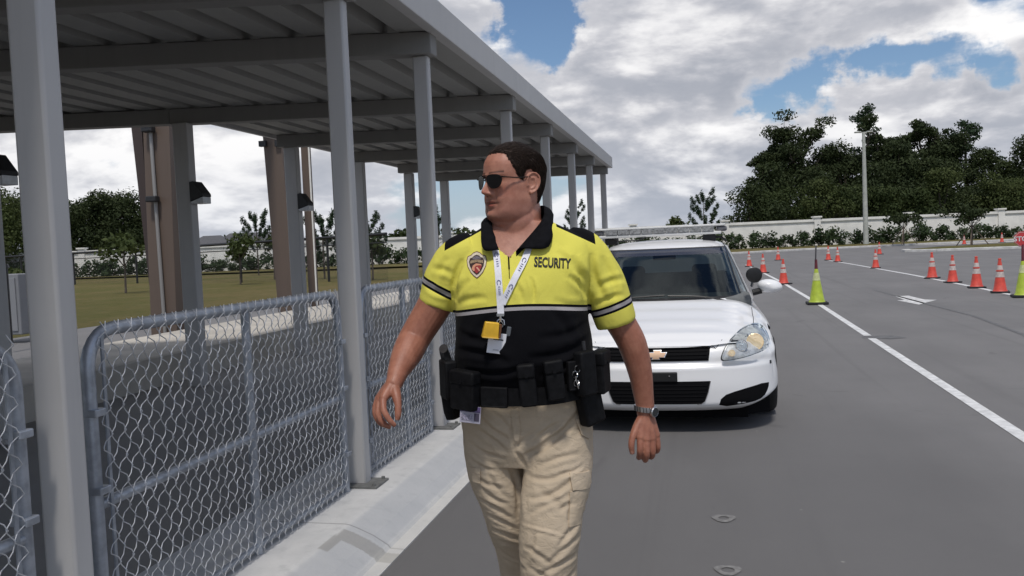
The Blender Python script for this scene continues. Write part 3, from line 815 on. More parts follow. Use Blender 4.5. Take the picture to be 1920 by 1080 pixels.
M_NET = mesh_panel_mat()
fl = [(-60, 60.5), (-47, 56.6), (-39.5, 53.8), (-27.5, 47.3), (-20, 43.5), (-15.6, 41)]
fe = empty('black_fence', (0, 0, 0)); tag(fe, 'black metal fence with thin posts crossing the lawn on the left', 'fence')
for (x0, y0), (x1, y1) in zip(fl[:-1], fl[1:]):
    L_ = math.hypot(x1 - x0, y1 - y0); n = max(1, round(L_ / 6.5)); a = math.atan2(y1 - y0, x1 - x0)
    for k in range(n):
        f0 = k / n; x = x0 + (x1 - x0) * f0; y = y0 + (y1 - y0) * f0
        b = MB(); b.tube([(x, y, -.05), (x, y, 2.42)], .075, 6); b.build('post', M_FENCE, fe)
    for z, r in ((2.38, .095), (1.95, .035)):
        b = MB(); b.tube([(x0, y0, z), (x1, y1, z)], r, 6); b.build('rail', M_FENCE, fe)
    b = MB(); b.add([(0, 0, .05), (L_, 0, .05), (L_, 0, 2.38), (0, 0, 2.38)], [(0, 1, 2, 3)]); o = b.build('netting', M_NET, fe, loc=(x0, y0, 0)); o.rotation_euler = (0, 0, a)

# grey cabinet and dark fence post at the far left
p = wp((48 - 960) / 1600 * 17, 17); e = empty('utility_cabinet', (p.x - .3, p.y, .17)); tag(e, 'grey utility cabinet at the far left behind the nearest post', 'cabinet')
b = MB(); b.box((0, 0, .6), (.75, .5, 1.2)); b.build('body', metal_paint('cabinet_grey', (.20, .205, .22)), e, bevel=.02)
b = MB(); b.box((0, -.262, .6), (.62, .02, 1.05)); b.build('door', metal_paint('cabinet_door', (.22, .225, .24)), e, bevel=.006)
p = wp((13 - 960) / 1600 * 15, 15); e = empty('bollard', (p.x, p.y, .17)); tag(e, 'thin dark post with a cap at the far left edge', 'post')
b = MB(); b.tube([(0, 0, 0), (0, 0, 1.35)], .045, 8); b.build('pole', M_BLK, e, smooth=True)
b = MB(); b.tube([(0, 0, 1.33), (0, 0, 1.40)], [.075, .05], 8); b.build('cap', M_BLK, e, smooth=True)
# ================================================================ CAR
from mathutils.geometry import delaunay_2d_cdt


def in_poly(x, y, poly):
    c = False; n = len(poly); j = n - 1
    for i in range(n):
        xi, yi = poly[i]; xj, yj = poly[j]
        if (yi > y) != (yj > y) and x < (xj - xi) * (y - yi) / (yj - yi) + xi: c = not c
        j = i
    return c


def resample(poly, step, closed=True):
    out = []; n = len(poly)
    for i in range(n if closed else n - 1):
        a = Vector(poly[i]); b = Vector(poly[(i + 1) % n]); k = max(1, int((b - a).length / step))
        out += [tuple(a.lerp(b, j / k)) for j in range(k)]
    if not closed: out.append(tuple(poly[-1]))
    return out


def smooth_poly(poly, it=2):
    for _ in range(it):
        o = []
        for i in range(len(poly)):
            a = Vector(poly[i]); b = Vector(poly[(i + 1) % len(poly)]); o += [tuple(a * .75 + b * .25), tuple(a * .25 + b * .75)]
        poly = o
    return poly


def hit(bvh, x, z, y0=-3.0, d=(0, 1, 0), fall=None):
    r = bvh.ray_cast(Vector((x, y0, z)), Vector(d))
    if r[0] is None:
        r = bvh.find_nearest(Vector((x, fall if fall is not None else y0 * 0, z)))
    return r[0], r[1]


def patch(name, poly, bvh, off, material, parent, res=.02, rim=None, y0=-3.0, fall=0.0, nblend=0.0, smooth=True, hfun=None, d=(0, 1, 0), m2=None):
    """a plate cut to a 2D outline (x, z) that follows the surface behind it, with its own thickness"""
    b2 = resample(poly, res); pts = list(b2); nb = len(b2)
    xs_ = [p[0] for p in b2]; zs_ = [p[1] for p in b2]
    gx = np.arange(min(xs_) + res * .5, max(xs_), res); gz = np.arange(min(zs_) + res * .5, max(zs_), res)
    for x in gx:
        for z in gz:
            if in_poly(x, z, b2) and min((x - a) ** 2 + (z - c) ** 2 for a, c in b2) > (res * .45) ** 2: pts.append((x, z))
    vo, eo, fo, *_ = delaunay_2d_cdt([Vector(p) for p in pts], [(i, (i + 1) % nb) for i in range(nb)], [], 1, 1e-6)
    V = []; Bk = []
    for v in vo:
        co, no = hit(bvh, v[0], v[1], y0, d, fall)
        if no.y > 0 and d[1] > 0: no = -no
        h = off if hfun is None else off + hfun(v[0], v[1])
        nn = (no * nblend + Vector((0, -1, 0)) * (1 - nblend)); V.append(co + nn * h); Bk.append(co + nn * -(rim if rim is not None else .004))
    b = MB(); n = len(V)
    b.add(V + Bk, [tuple(f) for f in fo])
    cnt = {}
    for f in fo:
        for i in range(len(f)):
            e_ = (f[i], f[(i + 1) % len(f)]); k_ = tuple(sorted(e_)); cnt.setdefault(k_, []).append(e_)
    for k_, es in cnt.items():
        if len(es) == 1: a, c = es[0]; b.f.append((c, a, a + n, c + n)); b.m.append(0)
    return b.build(name, material, parent, smooth=smooth, angle=50)


CAR = empty('car', (-.36, 6.57, 0))
tag(CAR, 'white police style sedan with roof light bar parked facing the camera behind the guard', 'car')
M_CARW = mat('car_white_paint', (.80, .80, .81), .28, spec=.5, coat=.6)
M_CARB = mat('car_black_trim', (.012, .012, .013), .45, spec=.4)
M_MESHB = mat('grille_black', (.005, .005, .006), .8, spec=.1)
M_CHR = mat('chrome', (.75, .75, .76), .12, 1.0)
M_RUB = mat('tyre_rubber', (.018, .018, .018), .85, var=.2, vs=30, bump=.3, bs=80)


def lerp_tab(tab, v):
    if v <= tab[0][0]: return tab[0][1]
    for (a, fa), (b, fb) in zip(tab[:-1], tab[1:]):
        if v <= b:
            t = (v - a) / (b - a); t2 = t * t * (3 - 2 * t); return fa + (fb - fa) * (t * .6 + t2 * .4)
    return tab[-1][1]


ZC = [(0, .640), (.05, .668), (.12, .705), (.3, .762), (.6, .830), (.9, .892), (1.18, .952), (1.5, .965), (3.9, .975), (4.3, 1.0), (4.95, .99), (5.05, .95)]
HW, CL = .925, 5.05


def zh(x, y):
    r = abs(x) / .93
    return lerp_tab(ZC, y) - .215 * r ** 7 - .028 * r ** 2


def perim(t, ins, yoff=0.0):
    """t 0..1 : nose centre -> side -> tail centre (right half); returns x, y"""
    hw = HW - ins
    if t < .4:
        a = t / .4 * math.pi / 2; return hw * math.sin(a) ** .80, ins + yoff * math.cos(a) ** .5 + .62 * (1 - math.cos(a) ** .62)
    if t < .75:
        s = (t - .4) / .35; return hw, .62 + ins + s * (CL - .62 - .4 - ins)
    a = (t - .75) / .25 * math.pi / 2
    return hw * math.cos(a) ** .55 if a < math.pi / 2 - 1e-6 else 0.0, CL - .4 + (.4 - ins) * math.sin(a) ** 1.2


NT, NV = 150, 34
b = MB(); rows = []; zb = .175
for j in range(NV + 1):
    v = j / NV; row = []
    for i in range(NT + 1):
        t = i / NT
        xt, yt = perim(t, .05)
        zt = zh(xt, yt); zbl = zb + (.06 if .35 < t < .8 else 0) * min(1, (t - .35) * 12 if t < .5 else (.8 - t) * 12)
        zbl += .13 * max(0, min(1, (xt - .62) / .28)) ** 2 * (1 if t < .5 else 0) * (1 if yt < .62 else .0 if yt > .7 else .5); z = zbl + (zt - zbl) * v
        ins = .085 * max(0, 1 - v / .14) ** 2 + .05 * max(0, (v - .80) / .20) ** 2
        fr = max(0, math.cos(t / .4 * math.pi / 2)) if t < .4 else 0
        yo = fr * (.035 * min(1, max(0, (z - .515) / .03)) - .012 * math.exp(-((z - .36) / .12) ** 2))
        # shoulder line along the side
        if t > .3: ins += .018 * math.exp(-((z - .55) / .10) ** 2)
        x, y = perim(t, ins, yo); row.append((x, y, z))
    rows.append(row)
arches = [(.97, .33), (3.82, .33)]
for sgn in (1, -1):
    vs = [(x * sgn, y, z) for r in rows for x, y, z in r]; fs = []
    for j in range(NV):
        for i in range(NT):
            k = j * (NT + 1) + i; c = rows[j][i]
            if c[0] > .80 and any(math.hypot(c[1] - ay, c[2] - .33) < .385 for ay, _ in arches) and .45 < i / NT * 1 + .2: continue
            fs.append((k, k + 1, k + NT + 2, k + NT + 1))
    b.add(vs, fs)
# top surface
NY, NX = 90, 44; top = []
ytab = [perim(i / 600, .05) for i in range(601)]
yk = [.05 + (CL - .1) * (k / NY) ** 1.5 for k in range(NY + 1)]
for y in yk:
    if y < .62 + .05:
        c = [p for p in ytab[:241]]; W_ = 0
        for (xa, ya), (xb, yb) in zip(c[:-1], c[1:]):
            if ya <= y <= yb: W_ = xa + (xb - xa) * (y - ya) / max(1e-9, yb - ya); break
        else: W_ = HW - .05 if y > .6 else 0.02
    elif y < CL - .45: W_ = HW - .05
    else:
        W_ = 0
        for (xa, ya), (xb, yb) in zip(ytab[449:-1], ytab[450:]):
            if ya <= y <= yb: W_ = xa + (xb - xa) * (y - ya) / max(1e-9, yb - ya); break
    top.append([(W_ * math.sin(math.pi / 2 * s), y, zh(W_ * math.sin(math.pi / 2 * s), y)) for s in np.linspace(-1, 1, NX + 1)])
vs = [p for r in top for p in r]
fs = [(j * (NX + 1) + i, j * (NX + 1) + i + 1, (j + 1) * (NX + 1) + i + 1, (j + 1) * (NX + 1) + i) for j in range(NY) for i in range(NX)
      if not (1.45 < yk[j] < 3.9 and abs(top[j][i][0]) < .7 and abs(top[j][i + 1][0]) < .7)]
b.add(vs, fs)
body = b.build('body', M_CARW, CAR, smooth='all')
BV = BVHTree.FromPolygons([Vector(v) for v in b.v], b.f)

# greenhouse: roof and pillars in one shell, glass set into it
GL = [(.90, 1.10, 4.60, .845), (.95, 1.17, 4.48, .815), (1.05, 1.31, 4.32, .775), (1.2, 1.53, 4.07, .715), (1.33, 1.73, 3.86, .66), (1.40, 1.86, 3.74, .628), (1.425, 1.925, 3.69, .608),
      (1.445, 2.0, 3.62, .575), (1.462, 2.09, 3.52, .53), (1.478, 2.24, 3.38, .45), (1.488, 2.42, 3.2, .34), (1.494, 2.6, 3.05, .2), (1.496, 2.72, 2.92, .03)]
lev = []
for (a, c) in zip(GL[:-1], GL[1:]):
    k = 5 if a[0] < 1.4 else 2
    for i in range(k): lev.append(tuple(a[q] + (c[q] - a[q]) * i / k for q in range(4)))
lev.append(GL[-1])
NA = 132; rings = []
for z, yf, yr, w in lev:
    r = []; cy = (yf + yr) / 2; hl = (yr - yf) / 2
    for i in range(NA):
        a = 2 * math.pi * i / NA; sx = math.copysign(abs(math.sin(a)) ** .36, math.sin(a)); sy = math.copysign(abs(math.cos(a)) ** .36, math.cos(a))
        x = w * sx; y = cy - hl * sy; bow = .15 * (1.5 - z) / .55 + .07
        if sy > 0: y += bow * (x / max(w, .01)) ** 2 * min(1, w * 2)
        r.append((x, y, z - .012 * (abs(x) / .8) ** 2 if z > 1.42 else z))
    rings.append(r)
shell = MB(); ws = MB(); sidew = MB(); rearw = MB(); trim = MB()
off_ = 0
vs = [p for r in rings for p in r]
for q in (shell, ws, sidew, rearw, trim): q.add(vs, [])
for j in range(len(lev) - 1):
    for i in range(NA):
        f = (j * NA + i, j * NA + (i + 1) % NA, (j + 1) * NA + (i + 1) % NA, (j + 1) * NA + i)
        z = (lev[j][0] + lev[j + 1][0]) / 2; a = 360 * (i + .5) / NA
        af = min(a, 360 - a); w = lev[j][3]; fx = abs(math.sin(R(a))) ** .36
        if af < 90 and fx < .958 and .95 < z < 1.415:
            (trim if (fx > .94 or z > 1.405 or z < .965) else ws).f.append(f)
        elif af > 90 and fx < .94 and 1.0 < z < 1.40: rearw.f.append(f)
        elif fx > .985 and .985 < z < 1.385:
            yy = (vs[f[0]][1] + vs[f[1]][1]) / 2
            pil = abs(yy - 2.55) < .06
            (trim if pil else sidew).f.append(f)
        else: shell.f.append(f)
for q in (shell, ws, sidew, rearw, trim): q.m = [0] * len(q.f)


def glass(name, tint, tr):
    m = bpy.data.materials.new(name); m.use_nodes = True; t = m.node_tree; q = NG(t); t.nodes.remove(t.nodes['Principled BSDF'])
    gl = q.n('ShaderNodeBsdfGlossy', {'Color': (.8, .9, .95, 1), 'Roughness': .03}); tp = q.n('ShaderNodeBsdfTransparent', {'Color': (*tint, 1)})
    fr = q.n('ShaderNodeFresnel', {'IOR': 1.45})
    mx = q.n('ShaderNodeMixShader', {0: fr.outputs[0], 1: tp.outputs[0], 2: gl.outputs[0]}); t.links.new(mx.outputs[0], t.nodes['Material Output'].inputs[0]); return m


M_GLS = glass('tinted_glass', (.33, .365, .36), 1)
for q, nm, mt in ((shell, 'roof', M_CARW), (trim, 'window_trim', M_CARB), (ws, 'windshield', M_GLS), (rearw, 'rear_window', M_GLS)):
    o = q.build(nm, mt, CAR, smooth='all')
    import bmesh
    bm = bmesh.new(); bm.from_mesh(o.data); bmesh.ops.delete(bm, geom=[v for v in bm.verts if not v.link_faces], context='VERTS'); bm.to_mesh(o.data); bm.free()
for sx in (-1, 1):
    for fr_ in (0, 1):
        q = MB(); ff = [f for f in sidew.f if vs[f[0]][0] * sx > 0 and (vs[f[0]][1] + vs[f[1]][1] < 5.1) == bool(fr_)]; ids = sorted({i for f in ff for i in f}); mp_ = {a: i for i, a in enumerate(ids)}
        if ff: q.add([vs[i] for i in ids], [tuple(mp_[i] for i in f) for f in ff]); q.build('side_window', M_GLS, CAR, smooth='all')
ALL = BVHTree.FromPolygons([Vector(v) for v in vs], [f for q in (shell, ws, sidew, rearw, trim) for f in q.f])
# dark sun strip along the top of the windshield, just inside the glass
patch('sun_strip', [(-.60, 1.345), (.60, 1.345), (.575, 1.40), (-.575, 1.40)], ALL, .004, mat('sun_strip', (.022, .026, .045), .2), CAR, .05, rim=-.001, fall=1.8)

# interior
M_INT = mat('grey_interior', (.12, .125, .125), .8, var=.2, vs=8); M_INT2 = mat('seat_cloth', (.13, .13, .135), .9, var=.2, vs=20)
q = MB(); q.loft([[(-.78, 1.30, .80), (.78, 1.30, .80), (.78, 1.30, .955), (-.78, 1.30, .955)], [(-.78, 1.62, .7), (.78, 1.62, .7), (.78, 1.62, .985), (-.78, 1.62, .985)], [(-.78, 1.95, .6), (.78, 1.95, .6), (.78, 1.92, .93), (-.78, 1.92, .93)]])
q.build('dashboard', M_INT, CAR, bevel=.02)
for x in (-.38, .38):
    q = MB(); q.box((x, 2.75, .62), (.5, .12, .72), rx=R(-12)); q.box((x, 2.83, 1.12), (.26, .1, .20), rx=R(-10)); q.box((x, 2.45, .42), (.5, .6, .14)); q.build('seat', M_INT2, CAR, bevel=.045, seg=3)
q = MB(); q.box((0, 3.7, .8), (1.3, .15, .62), rx=R(-15)); q.build('rear_bench', M_INT2, CAR, bevel=.04)
q = MB(); k = 28
pts = [(.38 + .18 * math.cos(2 * math.pi * i / k), 2.02 + .07 * math.sin(2 * math.pi * i / k), .97 + .165 * math.sin(2 * math.pi * i / k)) for i in range(k + 1)]
q.tube(pts, .014, 8, cap=False); q.box((.38, 2.03, .96), (.30, .03, .035)); q.box((.38, 2.05, .93), (.09, .06, .09)); q.build('steering_wheel', M_CARB, CAR, smooth=True)
q = MB(); q.box((0, 1.95, 1.33), (.22, .03, .06)); q.build('rear_view_mirror', M_CARB, CAR, bevel=.01)
q = MB(); q.box((0, 2.6, .24), (1.62, 4.3, .10)); q.box((0, .62, .33), (1.3, .7, .16)); q.build('underbody', M_CARB, CAR)
q = MB(); q.box((0, .30, .145), (1.35, .05, .12)); q.box((-.72, .42, .15), (.3, .04, .12), rz=R(-35)); q.box((.72, .42, .15), (.3, .04, .12), rz=R(35)); q.build('under_nose_block', M_MESHB, CAR)  # low black boxes added to block light, darkening the ground under the nose

# front end
GP = [(-.40, .662), (.40, .662), (.385, .565), (-.385, .565)]
patch('grille', GP, BV, .006, M_MESHB, CAR, .03, fall=.1)
q = MB()
for i in range(3):
    z = .585 + i * .025; pts = []
    for x in np.linspace(-.375, .375, 26): co, no = hit(BV, x, z); pts.append(co + Vector((0, -.009, 0)))
    q.tube(pts, .0035, 5)
q.build('grille_bar', M_MESHB, CAR)
for z0, z1, nm in ((.664, .677, 'grille_trim'),):
    patch(nm, [(-.41, z0), (.41, z0), (.412, z1), (-.412, z1)], BV, .012, M_CHR, CAR, .03, fall=.1)
M_GOLD = mat('emblem_gold', (.50, .33, .22), .5, .2)
em = [(-.062, .632), (-.022, .632), (-.026, .646), (.030, .646), (.026, .632), (.068, .632), (.052, .600), (.014, .600), (.018, .586), (-.038, .586), (-.034, .600), (-.076, .600)]
patch('emblem_frame', [(x * 1.12, .616 + (z - .616) * 1.2) for x, z in em], BV, .016, M_CHR, CAR, .012, fall=.1)
patch('emblem', em, BV, .021, M_GOLD, CAR, .012, fall=.1)
LI = [(-.455, .415), (.455, .415), (.40, .275), (.35, .240), (-.35, .240), (-.40, .275)]
LI = [(-.395, .415), (.395, .415), (.375, .33), (.35, .262), (.325, .240), (-.325, .240), (-.35, .262), (-.375, .33)]
patch('lower_intake', LI, BV, .004, M_MESHB, CAR, .03, fall=.1)
q = MB()
for i in range(5):
    z = .27 + i * .028; pts = []; w = .345 + i * .008
    for x in np.linspace(-w, w, 24): co, no = hit(BV, x, z); pts.append(co + Vector((0, -.006, 0)))
    q.tube(pts, .003, 4)
q.build('intake_bar', M_MESHB, CAR)
for s in (-1, 1):
    q = MB(); pts = []
    for x, z in [(.395 * s, .415), (.375 * s, .33), (.350 * s, .262), (.322 * s, .240), (.29 * s, .238)]: co, no = hit(BV, x, z); pts.append(co + Vector((0, -.006, 0)))
    q.tube(pts, .0035, 6); q.build('intake_edge', M_CHR, CAR, smooth=True)
    FG = smooth_poly([(.445, .205), (.475, .295), (.60, .335), (.835, .382), (.83, .33), (.79, .262), (.70, .232)], 1)
    patch('fog_recess', [(x * s, z) for x, z in FG][::s], BV, .004, M_MESHB, CAR, .03, fall=.2)
q = MB(); q.box((-.015, -.018, .452), (.33, .022, .075)); q.build('plate_bracket', M_CARB, CAR, bevel=.008)
q = MB(); q.tube([(.09, -.036, .462), (.09, -.028, .462)], .006, 8); q.build('bolt', M_CHR, CAR)
# headlights: reflector bowls behind a clear lens
M_HL = mat('headlight_housing', (.62, .62, .61), .3, .4, var=.3, vs=18); M_BOWL = mat('reflector', (.75, .74, .72), .12, 1.0, bump=.35, bs=70)
M_WARM = mat('warm_reflector', (.85, .70, .48), .2, .7, bump=.5, bs=60); M_WARM.node_tree.nodes['Principled BSDF'].inputs['Emission Color'].default_value = (1, .72, .4, 1); M_WARM.node_tree.nodes['Principled BSDF'].inputs['Emission Strength'].default_value = .22
M_CLR = glass('clear_lens', (.93, .94, .95), 1)
HLP = smooth_poly([(.480, .560), (.490, .615), (.535, .690), (.63, .752), (.73, .775), (.805, .758), (.842, .705), (.848, .632), (.70, .592), (.58, .568)], 2)
for s in (-1, 1):
    P_ = [(x * s, z) for x, z in HLP][::s]
    hl = patch('headlight', P_, BV, .004, M_HL, CAR, .022, fall=.3, nblend=.5)
    cx_, cz_ = .69 * s, .675
    patch('gasket', [(cx_ + (x - cx_) * 1.045, cz_ + (z - cz_) * 1.06) for x, z in P_], BV, .0015, M_CARB, CAR, .025, fall=.3, nblend=.5)
    for (bx, bz, br, mt, nm) in ((.735, .682, .066, M_WARM, 'main_reflector'), (.632, .665, .046, M_BOWL, 'inner_reflector'), (.555, .615, .026, M_WARM, 'side_lamp')):
        co, no = hit(BV, bx * s, bz, fall=.3); q = MB(); ax = Vector((0.10 * s, -1, .12)).normalized(); u_ = ax.cross(Vector((0, 0, 1))).normalized(); w_ = ax.cross(u_)
        rr = []
        for (f_, dd) in ((1.0, .030), (.93, .034), (.8, .018), (.55, .006), (.3, .0)): rr.append([co + ax * (dd + .002) + (u_ * math.cos(a) + w_ * math.sin(a)) * br * f_ for a in np.linspace(0, 2 * math.pi, 25)[:-1]])
        rr.append([co + ax * .028 + (u_ * math.cos(a) + w_ * math.sin(a)) * br * .22 for a in np.linspace(0, 2 * math.pi, 25)[:-1]])
        rr.append([co + ax * .034 + (u_ * math.cos(a) + w_ * math.sin(a)) * br * .04 for a in np.linspace(0, 2 * math.pi, 25)[:-1]])
        q.loft(rr); q.build(nm, mt, hl, smooth=True)
    patch('lens', P_, BV, .048, M_CLR, hl, .03, rim=-.03, fall=.3, nblend=.5)
    # side marker and panel gaps
    patch('side_marker', [(.845 * s, .535), (.860 * s, .535), (.860 * s, .51), (.845 * s, .51)], BV, .003, M_CARB, CAR, .02, fall=.3)
    q = MB()
    for path in ([(.815, .945, 1.15), (.80, .88, .85), (.775, .80, .55)], [(.485, .618, .2), (.44, .645, .1), (.41, .668, .08)]):
        pts = []
        for x, z, y in path:
            r_ = BV.find_nearest(Vector((x * s, y, z))); pts.append(r_[0] + r_[1] * .0)
        pts = [Vector(a) for a in resample(pts, .05, False)]; pts = [BV.find_nearest(p)[0] for p in pts]; q.tube(pts, .0035, 5)
    q.build('panel_gap', M_CARB, CAR)
    # wing mirrors
    q = MB(); c = Vector((.955 * s, 1.50, 1.035))
    rr = [[(c.x + rx * math.cos(a) + s * dx, c.y + dy, c.z + rz * math.sin(a) - .012 * math.cos(a) * s * s) for a in np.linspace(0, 2 * math.pi, 21)[:-1]] for dy, rx, rz, dx in ((-.085, .02, .015, 0), (-.075, .06, .035, 0), (-.04, .095, .056, .0), (.0, .11, .064, 0), (.03, .108, .062, 0), (.05, .095, .055, 0))]
    q.loft(rr); mi = q.build('wing_mirror', M_CARW, CAR, smooth=True)
    q = MB(); q.tube([(.80 * s, 1.50, .98), (.88 * s, 1.5, 1.0)], .03, 8); q.build('mirror_arm', M_CARB, mi, smooth=True)
    q = MB(); q.tube([(c.x, c.y + .045, c.z), (c.x, c.y + .056, c.z)], .05, 16); q.build('mirror_glass', M_CHR, mi)
    # wheels
    for wy in (.97, 3.82):
        q = MB(); prof = [(.20, .0), (.225, .0), (.30, -.008), (.322, .012), (.330, .035), (.331, .11), (.330, .185), (.322, .208), (.30, .228), (.225, .22), (.20, .22)]
        rr = [[(s * (.925 - d_), wy + r_ * math.cos(a), .333 + r_ * math.sin(a)) for a in np.linspace(0, 2 * math.pi, 41)[:-1]] for r_, d_ in prof]; q.loft(rr, cap=False)
        wh = q.build('wheel', M_RUB, CAR, smooth=True)
        q = MB(); rr = [[(s * (.915 - d_), wy + r_ * math.cos(a), .333 + r_ * math.sin(a)) for a in np.linspace(0, 2 * math.pi, 31)[:-1]] for r_, d_ in ((.21, .0), (.205, .02), (.19, .03), (.06, .02), (.045, .0))]; q.loft(rr); q.build('rim', M_POST, wh, smooth=True)
    q = MB(); q.tube([(s * .55, .97, .36), (s * .80, .97, .36)], .37, 20); q.build('wheel_well', M_MESHB, CAR)
# spotlight on the driver's pillar, wipers, roof seam
q = MB(); c = Vector((.80, 1.22, 1.155)); ax = Vector((.12, -1, -.02)).normalized(); u_ = ax.cross(Vector((0, 0, 1))).normalized(); w_ = ax.cross(u_)
rr = [[c + ax * dd + (u_ * math.cos(a) + w_ * math.sin(a)) * rr_ for a in np.linspace(0, 2 * math.pi, 25)[:-1]] for dd, rr_ in ((-.09, .01), (-.08, .04), (-.04, .062), (.01, .068), (.03, .068), (.036, .058), (.034, .01))]
q.loft(rr); sp = q.build('spotlight', M_CARB, CAR, smooth=True)
q = MB(); q.tube([c + Vector((-.0, .06, -.03)), (.79, 1.36, 1.05)], .014, 8); q.build('spotlight_arm', M_CHR, sp, smooth=True)
for x0, x1 in ((-.55, .02), (.05, .6)):
    q = MB(); pts = []
    for f_ in np.linspace(0, 1, 9):
        r_ = ALL.find_nearest(Vector((x0 + (x1 - x0) * f_, 1.22, .972 + .012 * f_))); pts.append(r_[0] + Vector((0, -.02, .012)))
    q.tube(pts, .008, 5); q.build('wiper', M_CARB, CAR)
q = MB(); pts = []
for x in np.linspace(-.80, .80, 22):
    r_ = ALL.find_nearest(Vector((x, 1.1, .955))); pts.append(r_[0] + Vector((0, -.03, -.004)))
q.tube(pts, .02, 6); q.build('cowl', M_CARB, CAR, smooth=True)
for s in (-1, 1):
    q = MB(); pts = []
    for z, w, y in ((1.0, .80, 1.42), (1.1, .76, 1.56), (1.2, .72, 1.7), (1.3, .68, 1.86), (1.38, .645, 1.99), (1.43, .60, 2.15), (1.452, .57, 2.4), (1.462, .56, 2.9)):
        r_ = ALL.find_nearest(Vector((s * w, y, z))); pts.append(r_[0] + r_[1] * .0)
    q.tube(pts, .006, 5); q.build('roof_seam', M_CARB, CAR, smooth=True)
# roof light bar
M_LB = mat('light_bar_cover', (.62, .62, .61), .35, var=.08); M_LBL = mat('light_bar_lens', (.23, .235, .24), .15, .2, var=.5, vs=35, coat=.5)
lb_ = MB(); lb_.box((-.06, 2.45, 1.625), (1.32, .28, .022)); lb_.box((-.06, 2.45, 1.548), (1.24, .26, .03)); lbo = lb_.build('light_bar', M_LB, CAR, bevel=.008)
for i in range(9):
    q = MB(); q.box((-.06 + (i - 4) * .122, 2.45, 1.588), (.116, .275, .048)); q.build('led_module', M_LBL, lbo, bevel=.004)
for s in (-1, 1):
    q = MB(); q.box((-.06 + s * .625, 2.45, 1.586), (.105, .25, .054)); q.build('end_module', mat('end_lens', (.10, .10, .11), .2, coat=.5), lbo, bevel=.02)
    q = MB(); q.box((-.06 + s * .50, 2.45, 1.50), (.13, .16, .075)); q.build('mount_foot', M_CARB, lbo, bevel=.012)
    q = MB(); q.tube([(-.06 + s * .50, 2.4, 1.50), (s * .56, 2.4, 1.50), (s * .61, 2.4, 1.455)], .012, 6); q.build('mount_hook', M_CARB, lbo, smooth=True)
q = MB(); q.tube([(-.52, 2.3, 1.52), (-.45, 2.24, 1.495), (-.38, 2.22, 1.505), (-.27, 2.26, 1.50), (-.2, 2.33, 1.53)], .007, 6); q.build('cable', M_CARB, lbo, smooth=True)
# ================================================================ CONES
M_OR = mat('orange_pvc', (.60, .065, .042), .55, var=.15, vs=9); M_ORF = mat('sun_faded_orange', (.60, .10, .07), .6, var=.15, vs=9)
M_REF = mat('reflective_collar', (.50, .43, .40), .5, var=.2, vs=14); M_LIME = mat('lime_pvc', (.40, .50, .045), .5, var=.12, vs=9)
M_CBASE = mat('rubber_base', (.015, .015, .017), .8, var=.3, vs=20); M_MAR = mat('maroon_handle', (.13, .02, .03), .5, var=.2, vs=20)


def ring(r, z, n=20): return [(r * math.cos(2 * math.pi * i / n), r * math.sin(2 * math.pi * i / n), z) for i in range(n)]


def cone():
    e = empty('traffic_cone'); h = .72
    q = MB(); q.box((0, 0, .018), (.37, .37, .036)); q.build('base', M_CBASE, e, bevel=.012)
    def r(z): return .135 - (.135 - .028) * (z - .036) / (h - .036)
    q = MB(); q.loft([ring(.150, .036), ring(.140, .055)] + [ring(r(z), z) for z in (.07, .25, .45, .6, h - .03)] + [ring(.030, h - .015), ring(.026, h), ring(.012, h)]); q.build('body', M_OR, e, smooth=True)
    for z0, z1 in ((.34, .46), (.50, .60)):
        q = MB(); q.loft([ring(r(z0) + .001, z0), ring(r(z0) + .004, z0 + .002), ring(r(z1) + .004, z1 - .002), ring(r(z1) + .001, z1)], cap=False); q.build('reflective_collar', M_REF, e, smooth=True)
    q = MB(); q.loft([ring(r(.48) + .002, .468), ring(r(.48) + .010, .474), ring(r(.48) + .010, .490), ring(r(.48) + .002, .496)], cap=False); q.build('rib', M_OR, e, smooth=True)
    q = MB(); q.loft([ring(.020, h - .01), ring(.036, h + .006), ring(.034, h + .03), ring(.012, h + .036)]); q.build('knob', M_OR, e, smooth=True)
    return e


CN = [((1875, 549), (6.42, 20.76), 'orange cone in the right row, the nearest one beside the lime cone at the edge'), (0, (6.47, 22.59), 'orange cone second nearest in the right row'),
      (0, (6.58, 25.02), 'orange cone third nearest in the right row'), (0, (6.66, 27.45), 'orange cone fourth nearest in the right row'),
      (0, (6.70, 36.09), 'lone orange cone on the right white line between the near four and the far pair'), (0, (2.37, 26.77), 'orange cone on the left white line just right of the wing mirror'),
      (0, (2.35, 35.15), 'orange cone on the left white line right beside the black spotlight'), (0, (2.23, 43.0), 'orange cone farthest along the left white line, by the windshield pillar'),
      (0, (4.33, 51.9), 'faded orange cone standing in the lane beyond the left line'), (0, (6.63, 48.5), 'faded orange cone at the far end of the right line, left one of the pair'),
      (0, (6.65, 45.4), 'orange cone at the far end of the right line, right one of the pair'), (0, (10.74, 56.6), 'far orange cone near the start of the island kerb'),
      (0, (19.3, 70.2), 'distant pale orange cone by the left stake of the island tree'), (0, (22.6, 72.5), 'distant pale orange cone by the right stake of the island tree')]
c0 = cone()
random.seed(3)
for i, (_, (x, y), lb) in enumerate(CN):
    o = c0 if i == 0 else copy_tree(c0)
    o.location = (x, y, .155 if i > 11 else .005); o.rotation_euler = (0, 0, random.uniform(-.5, .5)); tag(o, lb, 'traffic cone', 'orange traffic cones along the lane')
    s = 1 + random.uniform(-.02, .03); o.scale = (s, s, s)


